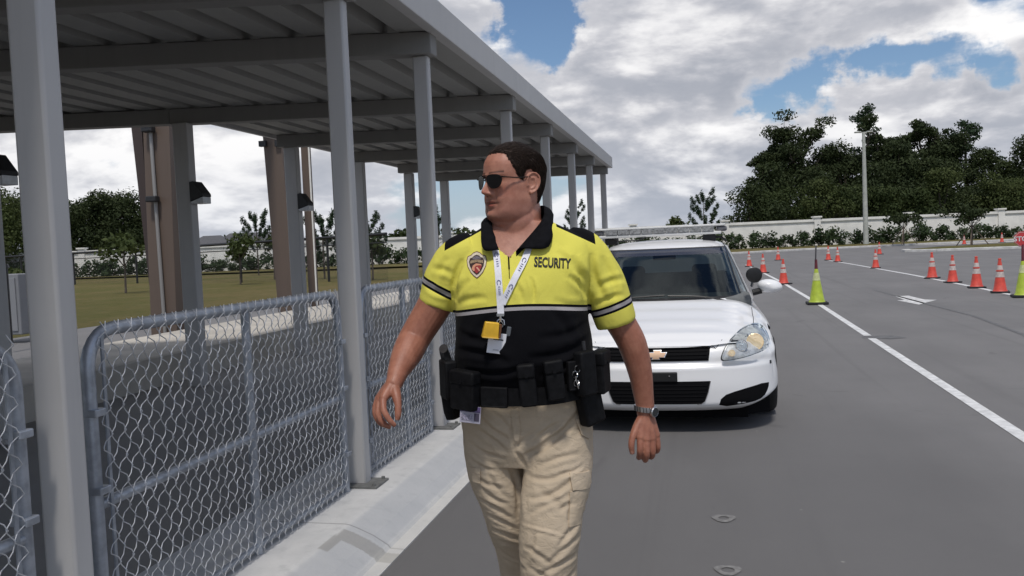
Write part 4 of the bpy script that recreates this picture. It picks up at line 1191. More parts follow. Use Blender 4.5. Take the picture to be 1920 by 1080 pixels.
def lime_cone(loc, lb, paddle):
    e = empty('lime_cone', loc); tag(e, lb, 'traffic cone', 'lime cones at the lane entrance'); h = .74
    q = MB(); q.box((0, 0, .025), (.42, .42, .05)); q.build('base', M_CBASE, e, bevel=.012)
    def r(z): return .155 - (.155 - .034) * (z - .05) / (h - .05)
    q = MB(); q.loft([ring(.17, .05), ring(.158, .07)] + [ring(r(z), z) for z in (.09, .3, .5, h - .02)] + [ring(.034, h), ring(.015, h)]); q.build('body', M_LIME, e, smooth=True)
    q = MB(); q.loft([ring(r(.50) + .004, .50), ring(r(.66) + .004, .66)], cap=False); q.build('reflective_collar', mat('pale_lime_collar', (.55, .58, .30), .5, var=.2), e, smooth=True)
    if paddle:
        q = MB(); q.tube([(0, 0, h - .02), (0, 0, h + .34)], [.030, .024], 10); q.build('handle', M_MAR, e, smooth=True)
        q = MB(); ph = h + .30 + .15; R_ = .165; oc = [(R_ * math.cos(R(22.5 + 45 * i)), ph + R_ * math.sin(R(22.5 + 45 * i))) for i in range(8)]
        q.prism(oc, 'y', -.010, .010); sg = q.build('stop_paddle', mat('sign_red', (.50, .04, .045), .5, var=.1), e, bevel=.004)
        q = MB(); q.prism([(x * .93, ph + (z - ph) * .93) for x, z in oc], 'y', -.0125, -.0115); q.prism([(x * .93, ph + (z - ph) * .93) for x, z in oc], 'y', .0115, .0125); q.build('border', M_REF, sg)
        q = MB(); q.prism([(x * .87, ph + (z - ph) * .87) for x, z in oc], 'y', -.0150, -.0140); q.build('sign_face', mat('sign_face_red', (.50, .04, .045), .5), sg)
        cu = bpy.data.curves.new('stop_text', 'FONT'); cu.body = 'STOP'; cu.size = .135; cu.align_x = 'CENTER'; cu.align_y = 'CENTER'; cu.extrude = .001; cu.offset = .003
        tmp = bpy.data.objects.new('tmp', cu); COL.objects.link(tmp); me = bpy.data.meshes.new_from_object(tmp); bpy.data.objects.remove(tmp)
        to = bpy.data.objects.new('lettering', me); COL.objects.link(to); me.materials.append(M_LINE); to.parent = sg; to.location = (0, -.0165, ph); to.rotation_euler = (R(90), 0, 0)
    else:
        q = MB(); q.tube([(0, 0, h - .02), (0, 0, h + .20)], [.034, .026], 10); q.build('handle', M_MAR, e, smooth=True)
        q = MB(); q.box((0, 0, h + .34), (.018, .11, .30), ry=R(3)); q.build('folded_sign', mat('dark_sign_back', (.055, .05, .055), .6, var=.2), e, bevel=.006)
    return e


lime_cone((2.33, 18.85, .005), 'lime green cone with a maroon handle and an edge-on sign on the left white line', False)
o = lime_cone((6.40, 19.3, .005), 'lime green cone carrying a red stop paddle, cut by the right edge', True); o.rotation_euler = (0, 0, R(-10))
# ================================================================ GUARD
# local frame of the man: x towards his left hand, -y forwards, z up
ORG = Matrix.Translation((-.573, 2.703, 0)) @ Matrix.Rotation(R(11.7), 4, 'Z')
MAN = empty('person', (-.573, 2.703, 0), R(11.7))
tag(MAN, 'man in yellow and black polo, khaki trousers and sunglasses walking along the kerb', 'person')


def np_obj(name, me, material, parent, smooth=True):
    me.name = name; me.materials.clear(); me.materials.append(material)
    if smooth: me.polygons.foreach_set('use_smooth', [True] * len(me.polygons))
    o = bpy.data.objects.new(name, me); COL.objects.link(o); o.parent = parent; return o


def union(mb, voxel, smooth=3, fac=.5):
    o = mb.build('tmp', M_BLK)
    m = o.modifiers.new('r', 'REMESH'); m.mode = 'VOXEL'; m.voxel_size = voxel; m.adaptivity = 0
    if smooth: s = o.modifiers.new('s', 'SMOOTH'); s.factor = fac; s.iterations = smooth
    dg = bpy.context.evaluated_depsgraph_get(); me = bpy.data.meshes.new_from_object(o.evaluated_get(dg)); od = o.data
    bpy.data.objects.remove(o); bpy.data.meshes.remove(od); return me


def get_v(me): a = np.empty(len(me.vertices) * 3, np.float32); me.vertices.foreach_get('co', a); return a.reshape(-1, 3).astype(float)
def get_n(me): a = np.empty(len(me.vertices) * 3, np.float32); me.vertices.foreach_get('normal', a); return a.reshape(-1, 3).astype(float)
def set_v(me, V): me.vertices.foreach_set('co', V.astype(np.float32).ravel()); me.update()


def tab(t, v):
    t = np.array(t, float); x = np.asarray(v, float)
    # smooth (monotone cubic-like) interpolation
    xs_, ys_ = t[:, 0], t[:, 1]; h = np.diff(xs_); dl = np.diff(ys_) / h
    m = np.concatenate([[dl[0]], (dl[:-1] + dl[1:]) / 2, [dl[-1]]])
    m[1:-1] = np.where(dl[:-1] * dl[1:] <= 0, 0, m[1:-1])
    xc = np.clip(x, xs_[0], xs_[-1]); i = np.clip(np.searchsorted(xs_, xc, side='right') - 1, 0, len(h) - 1); s = (xc - xs_[i]) / h[i]
    return (2 * s**3 - 3 * s**2 + 1) * ys_[i] + (s**3 - 2 * s**2 + s) * h[i] * m[i] + (-2 * s**3 + 3 * s**2) * ys_[i + 1] + (s**3 - s**2) * h[i] * m[i + 1]


def ring_se(cx, cy, z, rx, yf, yb, p=2.4, n=56, yaw=0.0, tilt=0.0):
    out = []
    for i in range(n):
        a = 2 * math.pi * i / n; s, c = math.sin(a), math.cos(a)
        x = rx * math.copysign(abs(s) ** (2 / p), s); y = math.copysign(abs(c) ** (2 / p), c); y = -yf * y if y > 0 else -yb * y
        x, y = x * math.cos(yaw) - y * math.sin(yaw), x * math.sin(yaw) + y * math.cos(yaw)
        out.append((cx + x, cy + y, z + tilt * y))
    return out


def cat(pts, k=6):
    """Catmull-Rom through points of any dimension"""
    P = np.array(pts, float); P = np.vstack([2 * P[0] - P[1], P, 2 * P[-1] - P[-2]]); out = []
    for i in range(1, len(P) - 2):
        for j in range(k):
            t = j / k; a, b, c, d = P[i - 1:i + 3]
            out.append(.5 * (2 * b + (c - a) * t + (2 * a - 5 * b + 4 * c - d) * t * t + (3 * b - a - 3 * c + d) * t**3))
    out.append(P[-2]); return np.array(out)


def limb(mb, pts, k=5, n=22):
    """pts: (x, y, z, r) or (x, y, z, ra, rb)"""
    Q = cat([p if len(p) == 5 else (*p, p[3]) for p in pts], k); mb.tube([q[:3] for q in Q], [(q[3], q[4]) for q in Q], n)


# ---------------------------------------------------------------- head
HS = 1.035; HC = Vector((-.018, -.004, 1.577)); HYAW = R(-54)
HM = Matrix.Translation(HC) @ Matrix.Rotation(HYAW, 4, 'Z') @ Matrix.Rotation(R(-3), 4, 'X') @ Matrix.Rotation(R(1.0), 4, 'Y') @ Matrix.Scale(HS * .01, 4)
FT = [(-1.6, 3.6), (-.9, 5.6), (-.2, 7.0), (.7, 8.1), (2, 8.55), (4.2, 8.6), (7, 8.8), (9, 9.0), (11, 9.2), (12.3, 9.3), (13.6, 9.65), (15, 9.9), (17, 9.8), (19, 9.1), (20.5, 8.1), (22, 6.5), (23.3, 4.4), (24.1, 2.3), (24.5, .2)]
BT = [(-1.6, 2.5), (0, 4.0), (3, 5.0), (5, 6.2), (8, 8.0), (10, 9.0), (13, 9.9), (16, 10.2), (19, 9.4), (21, 7.8), (22.7, 5.4), (23.9, 2.8), (24.5, .2)]
WT = [(-1.6, 4.0), (-.8, 5.2), (0, 6.0), (1, 6.7), (2, 7.1), (3, 7.35), (5, 7.55), (7, 7.65), (9, 7.55), (11, 7.6), (13, 7.45), (15, 7.65), (17, 7.75), (19, 7.35), (20.5, 6.6), (22, 5.2), (23.3, 3.4), (24.1, 1.8), (24.5, .2)]


def face_disp(x, z):
    G = lambda a, x0, z0, sx, sz: a * (np.exp(-((x - x0) / sx) ** 2 - ((z - z0) / sz) ** 2))
    G2 = lambda a, x0, z0, sx, sz: G(a, x0, z0, sx, sz) + G(a, -x0, z0, sx, sz)
    ax = np.abs(x)
    nz = tab([(7.2, 0), (7.6, .5), (8.0, 2.3), (8.5, 3.05), (9.1, 2.95), (10.2, 2.2), (11.3, 1.45), (12.3, .8), (13.2, .35), (14.2, 0)], z)
    nw = tab([(7.2, 1.1), (8.5, 1.0), (10, .85), (12, .75), (14, 1.2)], z)
    nose = np.where((z > 7.2) & (z < 14.2), nz * np.exp(-(ax / nw) ** 2.4), 0)
    d = nose + G2(1.15, 1.35, 8.15, .75, .7)
    d += G2(-.75, 3.2, 12.2, 1.6, 1.0) + G2(.30, 3.2, 12.1, .9, .6) + G2(.65, 3.0, 13.9, 2.2, .6) + G(.15, 0, 13.6, 1.2, .7)
    d += G2(.35, 5.0, 10.4, 1.6, 1.4) + G2(-.42, 2.7, 7.4, .5, 1.5) + G2(.45, 3.9, 6.8, 1.3, 1.9) + G2(.45, 5.6, 3.0, 1.8, 1.8)
    d += G(.50, 0, 5.95, 2.1, .42) + G(.62, 0, 4.55, 1.8, .5) + G(-.85, 0, 5.22, 2.5, .22) + G2(-.55, .75, 7.55, .38, .3) + G(-.30, 0, 3.35, 1.8, .45) + G(.75, 0, 1.7, 1.9, 1.0) + G(-.12, 0, 6.9, .35, .5)
    d += G2(-.22, 3.0, 5.0, .5, .6) + G(-.06, 0, 16.2, 5, .18) + G(-.06, 0, 17.4, 5, .18) + G2(-.15, 4.9, 15.6, 1.6, 1.6)
    return d


def head_pt(phi, z, off=0.0):
    """phi 0 = face front, +90 = his left; head space, cm"""
    f, b_, w = tab(FT, z), tab(BT, z), tab(WT, z); s, c = np.sin(phi), np.cos(phi); p = 2.25
    x = w * np.sign(s) * np.abs(s) ** (2 / p); cc = np.sign(c) * np.abs(c) ** (2 / p)
    y = np.where(cc > 0, -f * cc, -b_ * cc)
    dd = np.where(c > -.1, face_disp(x, z) * np.clip((c + .1) * 2.5, 0, 1), 0)
    y = y - dd
    if np.any(off): x = x + off * s; y = y - off * c
    return x, y


hz = np.concatenate([np.linspace(-1.6, 23, 84), [23.4, 23.8, 24.1, 24.3, 24.45]])
ph = np.linspace(0, 2 * np.pi, 161)[:-1]
hb = MB(); rr = []
for z in hz:
    x, y = head_pt(ph, np.full_like(ph, z)); rr.append([HM @ Vector((a, c, z)) for a, c in zip(x, y)])
hb.loft(rr)
# fullness under the chin
c = HM @ Vector((0, -1.8, .3)); hb.loft([[c + Vector((math.cos(a) * .056 * math.sin(t), math.sin(a) * .056 * math.sin(t), .036 * math.cos(t))) for a in np.linspace(0, 6.2832, 25)[:-1]] for t in np.linspace(.05, 3.09, 14)])
# ears
for s in (-1, 1):
    def ep(y, z, out=0.0): return HM @ Vector((s * (7.35 + out + .42 * max(0, y + .6) + .05 * abs(z - 11.4)), y + .5, z))
    rings_ = []
    for t, o_ in ((.3, -.35), (.75, -.3), (.95, -.1), (1.0, .12), (.9, .28), (.5, .18), (.1, .08)):
        rings_.append([ep(.75 + 1.75 * t * math.cos(a) + .25 * math.sin(a), 11.45 + 3.1 * t * math.sin(a), o_) for a in np.linspace(0, 6.2832, 25)[:-1]])
    hb.loft(rings_)
    H_ = cat([(-.75, 10.7), (-.95, 12.3), (-.5, 13.9), (.8, 14.75), (2.1, 14.2), (2.75, 12.8), (2.6, 11.2), (1.9, 9.8), (.9, 8.9), (.0, 8.6)], 4)
    hb.tube([ep(a, b_, .42) for a, b_ in H_], [.0032] * (len(H_) - 10) + [.0034] * 4 + [.0042] * 3 + [.005] * 3, 8)
    H_ = cat([(.3, 13.2), (1.3, 13.0), (1.6, 11.6), (1.2, 10.4), (.3, 9.9)], 4); hb.tube([ep(a, b_, .28) for a, b_ in H_], .0028, 8)
    hb.tube([ep(-.75, 11.6, .2), ep(-.55, 10.9, .4), ep(-.5, 10.3, .25)], .0032, 8)

# ---------------------------------------------------------------- body under the clothes, one skin
YAW = R(-7)
TOR = [(.90, 0, .205, .135, .135), (1.00, 0, .203, .15, .125), (1.06, -.002, .205, .165, .125), (1.12, 0, .205, .178, .125), (1.18, 0, .203, .182, .125), (1.25, -.002, .200, .172, .13), (1.32, -.003, .203, .152, .14),
       (1.38, 0, .205, .142, .145), (1.43, .004, .205, .125, .14), (1.475, .006, .205, .10, .12), (1.515, .006, .185, .078, .095), (1.545, .004, .135, .066, .08), (1.575, 0, .09, .06, .07)]
sk = hb
Q = cat([(t[0], t[1], t[2], t[3], t[4]) for t in TOR], 4)
sk.loft([ring_se(q[1], .0, q[0], q[2], q[3], q[4], 2.4, 48, YAW) for q in Q])
sk.loft([ring_se(q[0], q[1], q[2], q[3], q[4], q[5], 2.1, 40, 0) for q in cat([(.000, .012, 1.50, .088, .078, .080), (-.004, .012, 1.54, .080, .078, .076), (-.004, .010, 1.58, .077, .082, .074), (-.002, .012, 1.62, .074, .070, .073), (.0, .018, 1.66, .064, .05, .066)], 4)])
# arms
limb(sk, [(-.16, .01, 1.47, .062), (-.205, .01, 1.455, .066), (-.25, .012, 1.38, .060), (-.298, .014, 1.30, .056), (-.335, .008, 1.245, .053), (-.358, -.004, 1.208, .0515), (-.372, -.038, 1.178, .050), (-.385, -.078, 1.150, .043), (-.396, -.115, 1.124, .034), (-.403, -.148, 1.098, .0275), (-.409, -.158, 1.085, .026)])
limb(sk, [(.16, .01, 1.47, .062), (.205, .01, 1.455, .066), (.252, .014, 1.37, .060), (.288, .018, 1.29, .0545), (.322, .022, 1.228, .049), (.350, .022, 1.172, .0475), (.367, .026, 1.115, .044), (.379, .032, 1.055, .0385), (.386, .037, .995, .0335), (.391, .040, .950, .030), (.392, .040, .925, .029)])
# his right hand (thumb side towards the camera)
W1 = (-.407, -.155, 1.092)
KN = [(-.434, -.198, 1.052), (-.450, -.172, 1.044), (-.460, -.147, 1.040), (-.465, -.124, 1.038)]
for (kx, ky, kz), r_ in zip(KN, (.0155, .0155, .015, .0135)): limb(sk, [(*W1, .022), ((W1[0] + kx) / 2, (W1[1] + ky) / 2, (W1[2] + kz) / 2 + .002, .0175), (kx, ky, kz, r_ * .86)], 4, 14)
F1 = [[KN[0], (-.429, -.222, 1.022), (-.412, -.228, .993), (-.397, -.222, .974)], [KN[1], (-.452, -.192, 1.008), (-.436, -.198, .978), (-.416, -.192, .964)],
      [KN[2], (-.466, -.163, 1.005), (-.454, -.166, .976), (-.438, -.160, .962)], [KN[3], (-.472, -.138, 1.010), (-.465, -.140, .986), (-.453, -.136, .971)]]
for f_, r_ in zip(F1, (.0098, .0100, .0096, .0084)): limb(sk, [(*f_[0], r_ * 1.18), (*f_[1], r_ * 1.04), (*f_[2], r_ * .92), (*f_[3], r_ * .72)], 5, 12)
limb(sk, [(-.404, -.165, 1.082, .019), (-.394, -.190, 1.058, .0155), (-.388, -.206, 1.034, .0112), (-.388, -.214, 1.008, .0105), (-.391, -.216, .990, .0075)], 5, 12)
# his left hand (back towards the camera, fingers curled under)
W2 = (.392, .040, .935)
KN = [(.366, .004, .852), (.387, .006, .845), (.407, .016, .845), (.425, .032, .852)]
for (kx, ky, kz), r_ in zip(KN, (.0155, .0155, .015, .014)): limb(sk, [(*W2, .024), ((W2[0] * .5 + kx * .5), (W2[1] + ky) / 2, (W2[2] + kz) / 2, .0185), (kx, ky, kz, r_ * .9)], 4, 14)
limb(sk, [(.394, .045, .92, .024), (.392, .035, .88, .024), (.396, .03, .855, .014)], 4, 14)
F2 = [[KN[0], (.363, -.003, .814), (.362, .020, .788), (.363, .042, .786)], [KN[1], (.385, .000, .802), (.383, .024, .777), (.381, .046, .778)],
      [KN[2], (.407, .012, .804), (.404, .036, .783), (.398, .058, .788)], [KN[3], (.427, .030, .814), (.423, .052, .797), (.414, .070, .803)]]
for f_, r_ in zip(F2, (.0100, .0102, .0098, .0088)): limb(sk, [(*f_[0], r_ * 1.18), (*f_[1], r_ * 1.05), (*f_[2], r_ * .95), (*f_[3], r_ * .8)], 5, 12)
limb(sk, [(.384, .035, .922, .018), (.358, .016, .888, .0150), (.340, -.002, .858, .0112), (.335, -.008, .832, .0104), (.338, -.004, .806, .0080)], 5, 12)
# legs
LEGR = [(.095, -.01, .92, .09), (.102, -.06, .82, .088), (.078, -.125, .70, .078), (.048, -.165, .58, .066), (.040, -.16, .48, .062), (.038, -.165, .36, .058), (.052, -.20, .22, .046), (.052, -.235, .09, .042)]
LEGL = [(-.100, .0, .92, .088), (-.110, .0, .82, .080), (-.094, .0, .68, .072), (-.058, .03, .54, .058), (-.036, .10, .42, .052), (-.040, .19, .30, .048), (-.066, .29, .20, .044), (-.066, .35, .12, .040)]
limb(sk, LEGR); limb(sk, LEGL)
limb(sk, [(.052, -.225, .075, .042, .04), (.055, -.29, .05, .042, .032), (.058, -.35, .035, .035, .022)])
limb(sk, [(-.066, .355, .12, .04, .04), (-.068, .31, .07, .042, .034), (-.07, .25, .035, .038, .022)])
me = union(sk, .0028, 2, .5)
V = get_v(me)
# skin tint: lips, brows, flushed cheeks and knuckles, shaven jaw
HI = np.array(HM.inverted()); Hh = (np.c_[V, np.ones(len(V))] @ HI.T)[:, :3]
hx, hy, hzz = Hh.T; inh = (hzz > -3) & (hzz < 26) & (np.abs(hx) < 10) & (np.abs(hy) < 14) & (V[:, 2] > 1.5)
T_ = np.ones((len(V), 3)); fr = inh & (hy < -4)
def g2(a, b_, x0, z0, sx, sz): return np.exp(-((np.abs(a) - x0) / sx) ** 2 - ((b_ - z0) / sz) ** 2)
lip = np.where(fr, np.exp(-(np.abs(hx) / 2.2) ** 4) * (np.exp(-((hzz - 5.75) / .35) ** 2) * .8 + np.exp(-((hzz - 4.75) / .4) ** 2)), 0)[:, None]
T_ = T_ * (1 - np.clip(lip, 0, 1) * (1 - np.array([.74, .45, .48])))
red = np.where(fr, g2(hx, hzz, 4.6, 9.0, 2.2, 1.8) * .6 + np.exp(-(hx / 1.5) ** 2 - ((hzz - 8.6) / 1.1) ** 2) * .7, 0)[:, None]
T_ = T_ * (1 - red * (1 - np.array([1.0, .80, .78])))
brow = np.where(fr, np.exp(-((hzz - 14.35 - .10 * (np.abs(hx) - 1)) / .34) ** 2) * ((np.abs(hx) > 1.0) & (np.abs(hx) < 5.4)), 0)[:, None]
T_ = T_ * (1 - brow * .85)
jaw = np.where(inh & (hy < 2), np.clip((7.5 - hzz) / 3, 0, 1) * np.clip((hzz + 2) / 2, 0, 1), 0)[:, None]
T_ = T_ * (1 - jaw * (1 - np.array([.90, .91, .95])))
crease_shade = np.where(fr, np.exp(-((hzz - 5.22) / .17) ** 2) * np.exp(-(np.abs(hx) / 2.6) ** 6) + g2(hx, hzz, .75, 7.5, .35, .25), 0)[:, None]; T_ = T_ * (1 - np.clip(crease_shade, 0, 1) * .7)  # mouth line and nostrils darkened in the tint, shade painted into the creases
arm = (np.abs(V[:, 0]) > .24)[:, None]; T_ = np.where(arm, T_ * np.array([.80, .73, .68]), T_)
nail = np.zeros(len(V))
for p_, r_ in (((-.3955, -.2245, .990), .0062), ((.334, -.014, .812), .006)): nail = np.maximum(nail, np.clip(1.6 - np.linalg.norm(V - np.array(p_), axis=1) / r_, 0, 1))
T_ = T_ * (1 - nail[:, None]) + nail[:, None] * np.array([1.35, 1.5, 1.6])
ca = me.color_attributes.new('tint', 'FLOAT_COLOR', 'POINT'); ca.data.foreach_set('color', np.c_[T_, np.ones(len(V))].astype(np.float32).ravel())
M_SKIN = mat('skin', (.42, .205, .14), .48, spec=.4, sub=.12); t = M_SKIN.node_tree; q = NG(t); bs_ = t.nodes['Principled BSDF']
v_ = q.n('ShaderNodeTexCoord').outputs['Object']; att = q.n('ShaderNodeAttribute', attribute_name='tint').outputs['Color']
n1 = q.noise(v_, 28, 5, .6); n2 = q.noise(v_, 260, 3, .6); n3 = q.noise(v_, 70, 4, .6)
cl_ = q.mix(q.ss(n1, .3, .7), (.46, .215, .150), (.36, .155, .105)); cl_ = q.mix(q.m('MULTIPLY', q.ss(n3, .45, .75), .42), cl_, (.31, .12, .08)); cl_ = q.mix(1.0, cl_, att, 'MULTIPLY')
t.links.new(cl_, bs_.inputs['Base Color'])
bn = q.n('ShaderNodeBump', {'Strength': .35, 'Distance': .0012, 'Height': q.m('ADD', n2, q.m('MULTIPLY', n3, 1.2))}); t.links.new(bn.outputs[0], bs_.inputs['Normal'])
BODY = np_obj('body', me, M_SKIN, MAN)
BVB = BVHTree.FromPolygons([Vector(v) for v in V], [tuple(p.vertices) for p in me.polygons])

# hair: a cap grown from the same head form
zz = np.concatenate([np.linspace(4.5, 23.6, 90), [23.9, 24.1, 24.3, 24.42, 24.5]]); pp = np.linspace(-np.pi, np.pi, 181)
PH, ZZ = np.meshgrid(pp, zz); aph = np.degrees(np.abs(PH)); jag = np.array([[mnoise.noise(Vector((math.sin(a) * 22, math.cos(a) * 22, z * 1.2))) for a in pp] for z in zz])
line = tab([(0, 20.0), (14, 20.3), (28, 20.6), (40, 20.0), (50, 18.6), (60, 16.6), (68, 14.6), (75, 12.6), (80, 12.2), (85, 15.0), (97, 15.2), (106, 13.0), (114, 9.0), (125, 6.4), (150, 5.3), (180, 5.1)], aph)
mk_ = np.clip((ZZ - line + jag * .7) / 1.0, 0, 1); mk_ = mk_ * mk_ * (3 - 2 * mk_)
rgh = np.array([[mnoise.noise(Vector((math.sin(a) * 6, math.cos(a) * 6, z * .5))) for a in pp] for z in zz])
lift = -.18 + mk_ * (.62 + .12 * rgh)
X, Y = head_pt(PH, ZZ, lift * np.clip((24.6 - ZZ) / 4, .0, 1))
Zl = ZZ + lift * np.clip((ZZ - 18) / 5, 0, 1) * .8
hv = [HM @ Vector((a, b_, c_)) for a, b_, c_ in zip(X.ravel(), Y.ravel(), Zl.ravel())]
n_ = len(pp); hf = [(j * n_ + i, j * n_ + i + 1, (j + 1) * n_ + i + 1, (j + 1) * n_ + i) for j in range(len(zz) - 1) for i in range(n_ - 1) if max(mk_[j, i], mk_[j + 1, i + 1], mk_[j + 1, i], mk_[j, i + 1]) > .01]
hm_ = MB(); hm_.add(hv, hf)
M_HAIR = mat('dark_brown_hair', (.022, .013, .010), .6, spec=.22); t = M_HAIR.node_tree; q = NG(t); bs_ = t.nodes['Principled BSDF']
v_ = q.n('ShaderNodeTexCoord').outputs['Object']; mp = q.n('ShaderNodeMapping', {'Vector': v_, 'Scale': (30, 30, 5), 'Rotation': (0, 0.5, 0)}).outputs[0]
st = q.noise(mp, 14, 4, .7, .3); t.links.new(q.mix(q.ss(st, .35, .7), (.012, .007, .005), (.046, .027, .019)), bs_.inputs['Base Color'])
bn = q.n('ShaderNodeBump', {'Strength': .8, 'Distance': .003, 'Height': st}); t.links.new(bn.outputs[0], bs_.inputs['Normal'])
HB = BVHTree.FromPolygons([Vector(v) for v in hm_.v], hm_.f); rg_ = random.Random(8); cand = [i for i in range(len(hm_.f)) if True]
HC3 = HM @ Vector((0, 0, 15)); RT = HM.to_3x3().normalized()
for _ in range(5200):
    f_ = hm_.f[rg_.choice(cand)] if _ == 0 else HF0[rg_.randrange(len(HF0))]
    if _ == 0: HF0 = list(hm_.f[:])
    p = sum((Vector(hm_.v[i]) for i in f_), Vector()) / 4; pts_ = []; hp = HM.inverted() @ p
    st_ = .004 + rg_.random() * .002; lf = .0004 + rg_.random() * .0013
    for k in range(5):
        co, no, *_r = HB.find_nearest(p)
        if (co - HC3).dot(no) < 0: no = -no
        pts_.append(co + no * (lf * (.2 + .8 * math.sin(min(1, k / 3.5) * 1.9))))
        hq = HM.inverted() @ co; top_ = max(0, min(1, (hq.z - 17) / 4))
        d_ = RT @ Vector((.25 * (1 if hq.x > 0 else -1) * top_ + rg_.uniform(-.15, .15), 1.0 - .35 * (1 - top_), -.75 * (1 - top_) - .1 + rg_.uniform(-.15, .15)))
        d_ = (d_ - no * d_.dot(no)).normalized(); p = co + d_ * st_ * 1.15
    hm_.tube(pts_, [.0007, .0009, .0009, .0007, .0003], 3, cap=False)
ho = hm_.build('hair', M_HAIR, MAN, smooth='all')
bm = bmesh.new(); bm.from_mesh(ho.data); bmesh.ops.delete(bm, geom=[v for v in bm.verts if not v.link_faces], context='VERTS'); bm.to_mesh(ho.data); bm.free()

# sunglasses
M_SGL = mat('sunglass_lens', (.006, .005, .005), .12, spec=.25); M_SGF = mat('sunglass_frame', (.02, .016, .014), .25, .5)
sg = empty('sunglasses'); sg.parent = MAN
AV = smooth_poly([(.8, 13.5), (3.2, 13.9), (5.9, 13.6), (6.5, 12.3), (5.7, 10.3), (4.0, 9.5), (2.1, 9.9), (.9, 11.6)], 2)


def gp(x, z, d=0.0): return HM @ Vector((x, -10.75 + .045 * x * x + d + (13.3 - z) * .08, z))


for s in (-1, 1):
    P_ = [(x * s, z) for x, z in AV]; n = len(P_); q = MB()
    q.loft([[gp(x, z, -.05) for x, z in P_], [gp(x, z, .10) for x, z in P_]]); q.build('lens', M_SGL, sg, smooth=True)
    q = MB(); q.tube([gp(x, z, .02) for x, z in P_ + P_[:1]], .0011, 6, cap=False); q.build('rim', M_SGF, sg, smooth=True)
    q = MB(); q.tube([gp(5.9 * s, 13.0), HM @ Vector((6.9 * s, -9.0, 13.0)), HM @ Vector((7.75 * s, -4, 12.95)), HM @ Vector((7.95 * s, .2, 13.5)), HM @ Vector((7.9 * s, 1.8, 12.9))], [.0022, .0022, .0020, .0018, .0015], 6); q.build('temple_arm', M_SGF, sg, smooth=True)
q = MB(); q.tube([gp(-1.1, 12.9), gp(0, 13.1), gp(1.1, 12.9)], .0014, 6); q.tube([gp(-1.6, 13.5), gp(0, 13.62), gp(1.6, 13.5)], .0011, 6); q.build('bridge', M_SGF, sg, smooth=True)


# ---------------------------------------------------------------- shirt
def folds(V, N, L, front=True):
    """press cloth folds: (x0, z0, x1, z1, width, depth); depth > 0 is a valley"""
    D = np.zeros(len(V)); P = V[:, [0, 2]]; wf = np.clip(-N[:, 1] * 1.6, 0, 1) if front else np.ones(len(V))
    for x0, z0, x1, z1, w, dpt in L:
        a = np.array([x0, z0]); d = np.array([x1 - x0, z1 - z0]); ln = np.linalg.norm(d); u = d / ln; nrm = np.array([-u[1], u[0]])
        r = P - a; s = r @ u / ln; bend = .18 * ln * np.sin(np.clip(s, 0, 1) * np.pi) * (1 if (x0 * 37 + z0 * 91) % 1 > .5 else -1) * .35
        t_ = (r @ nrm) - bend; e_ = np.clip(1 - np.abs(s - .5) * 2, -1, 1); tap = np.where((s > -.05) & (s < 1.05), np.clip(e_ + .12, 0, 1) ** .55, 0)
        D += dpt * tap * (np.exp(-(t_ / w) ** 2) - .55 * np.exp(-((t_ - 1.7 * w) / w) ** 2) - .35 * np.exp(-((t_ + 1.7 * w) / w) ** 2))
    return V - N * (D * wf)[:, None]


def cloth_noise(V, N, amp, scale, aniso=(1, 1, 1), seed=0):
    A = np.array(aniso) * scale; out = np.array([mnoise.noise(Vector((p[0] * A[0] + seed, p[1] * A[1], p[2] * A[2]))) for p in V]); return V + N * (out * amp)[:, None]


sh = MB()
SH = [(1.02, 0, .212, .172, .140), (1.06, 0, .216, .180, .140), (1.10, .0, .222, .194, .140), (1.14, .001, .224, .202, .14), (1.18, .001, .222, .204, .14), (1.25, -.002, .216, .192, .145), (1.32, -.005, .216, .172, .155),
      (1.38, -.004, .222, .164, .16), (1.43, .004, .228, .146, .155), (1.475, .008, .226, .118, .135), (1.512, .008, .208, .092, .11), (1.540, .004, .165, .080, .095), (1.562, .0, .118, .078, .088), (1.580, -.002, .092, .075, .082)]
Q = cat(SH, 4); sh.loft([ring_se(q_[1], 0, q_[0], q_[2], q_[3], q_[4], 2.45, 60, YAW) for q_ in Q])
CUF = [((-.279, .010, 1.318), (-.030, .002, -.052)), ((.303, .018, 1.238), (.022, .003, -.062))]
limb(sh, [(-.150, .008, 1.475, .078), (-.195, .008, 1.462, .078), (-.243, .010, 1.402, .073), (-.265, .011, 1.352, .066), (-.279, .010, 1.318, .0605), (-.2795, .010, 1.317, .052), (-.270, .010, 1.335, .052), (-.245, .01, 1.39, .050)], 6, 30)
limb(sh, [(.150, .008, 1.475, .078), (.200, .008, 1.458, .080), (.250, .012, 1.390, .078), (.283, .015, 1.305, .072), (.303, .018, 1.238, .0665), (.3035, .018, 1.237, .057), (.298, .018, 1.258, .056), (.275, .015, 1.32, .054)], 6, 30)
me = union(sh, .0042, 4, .5); V = get_v(me); N = get_n(me)
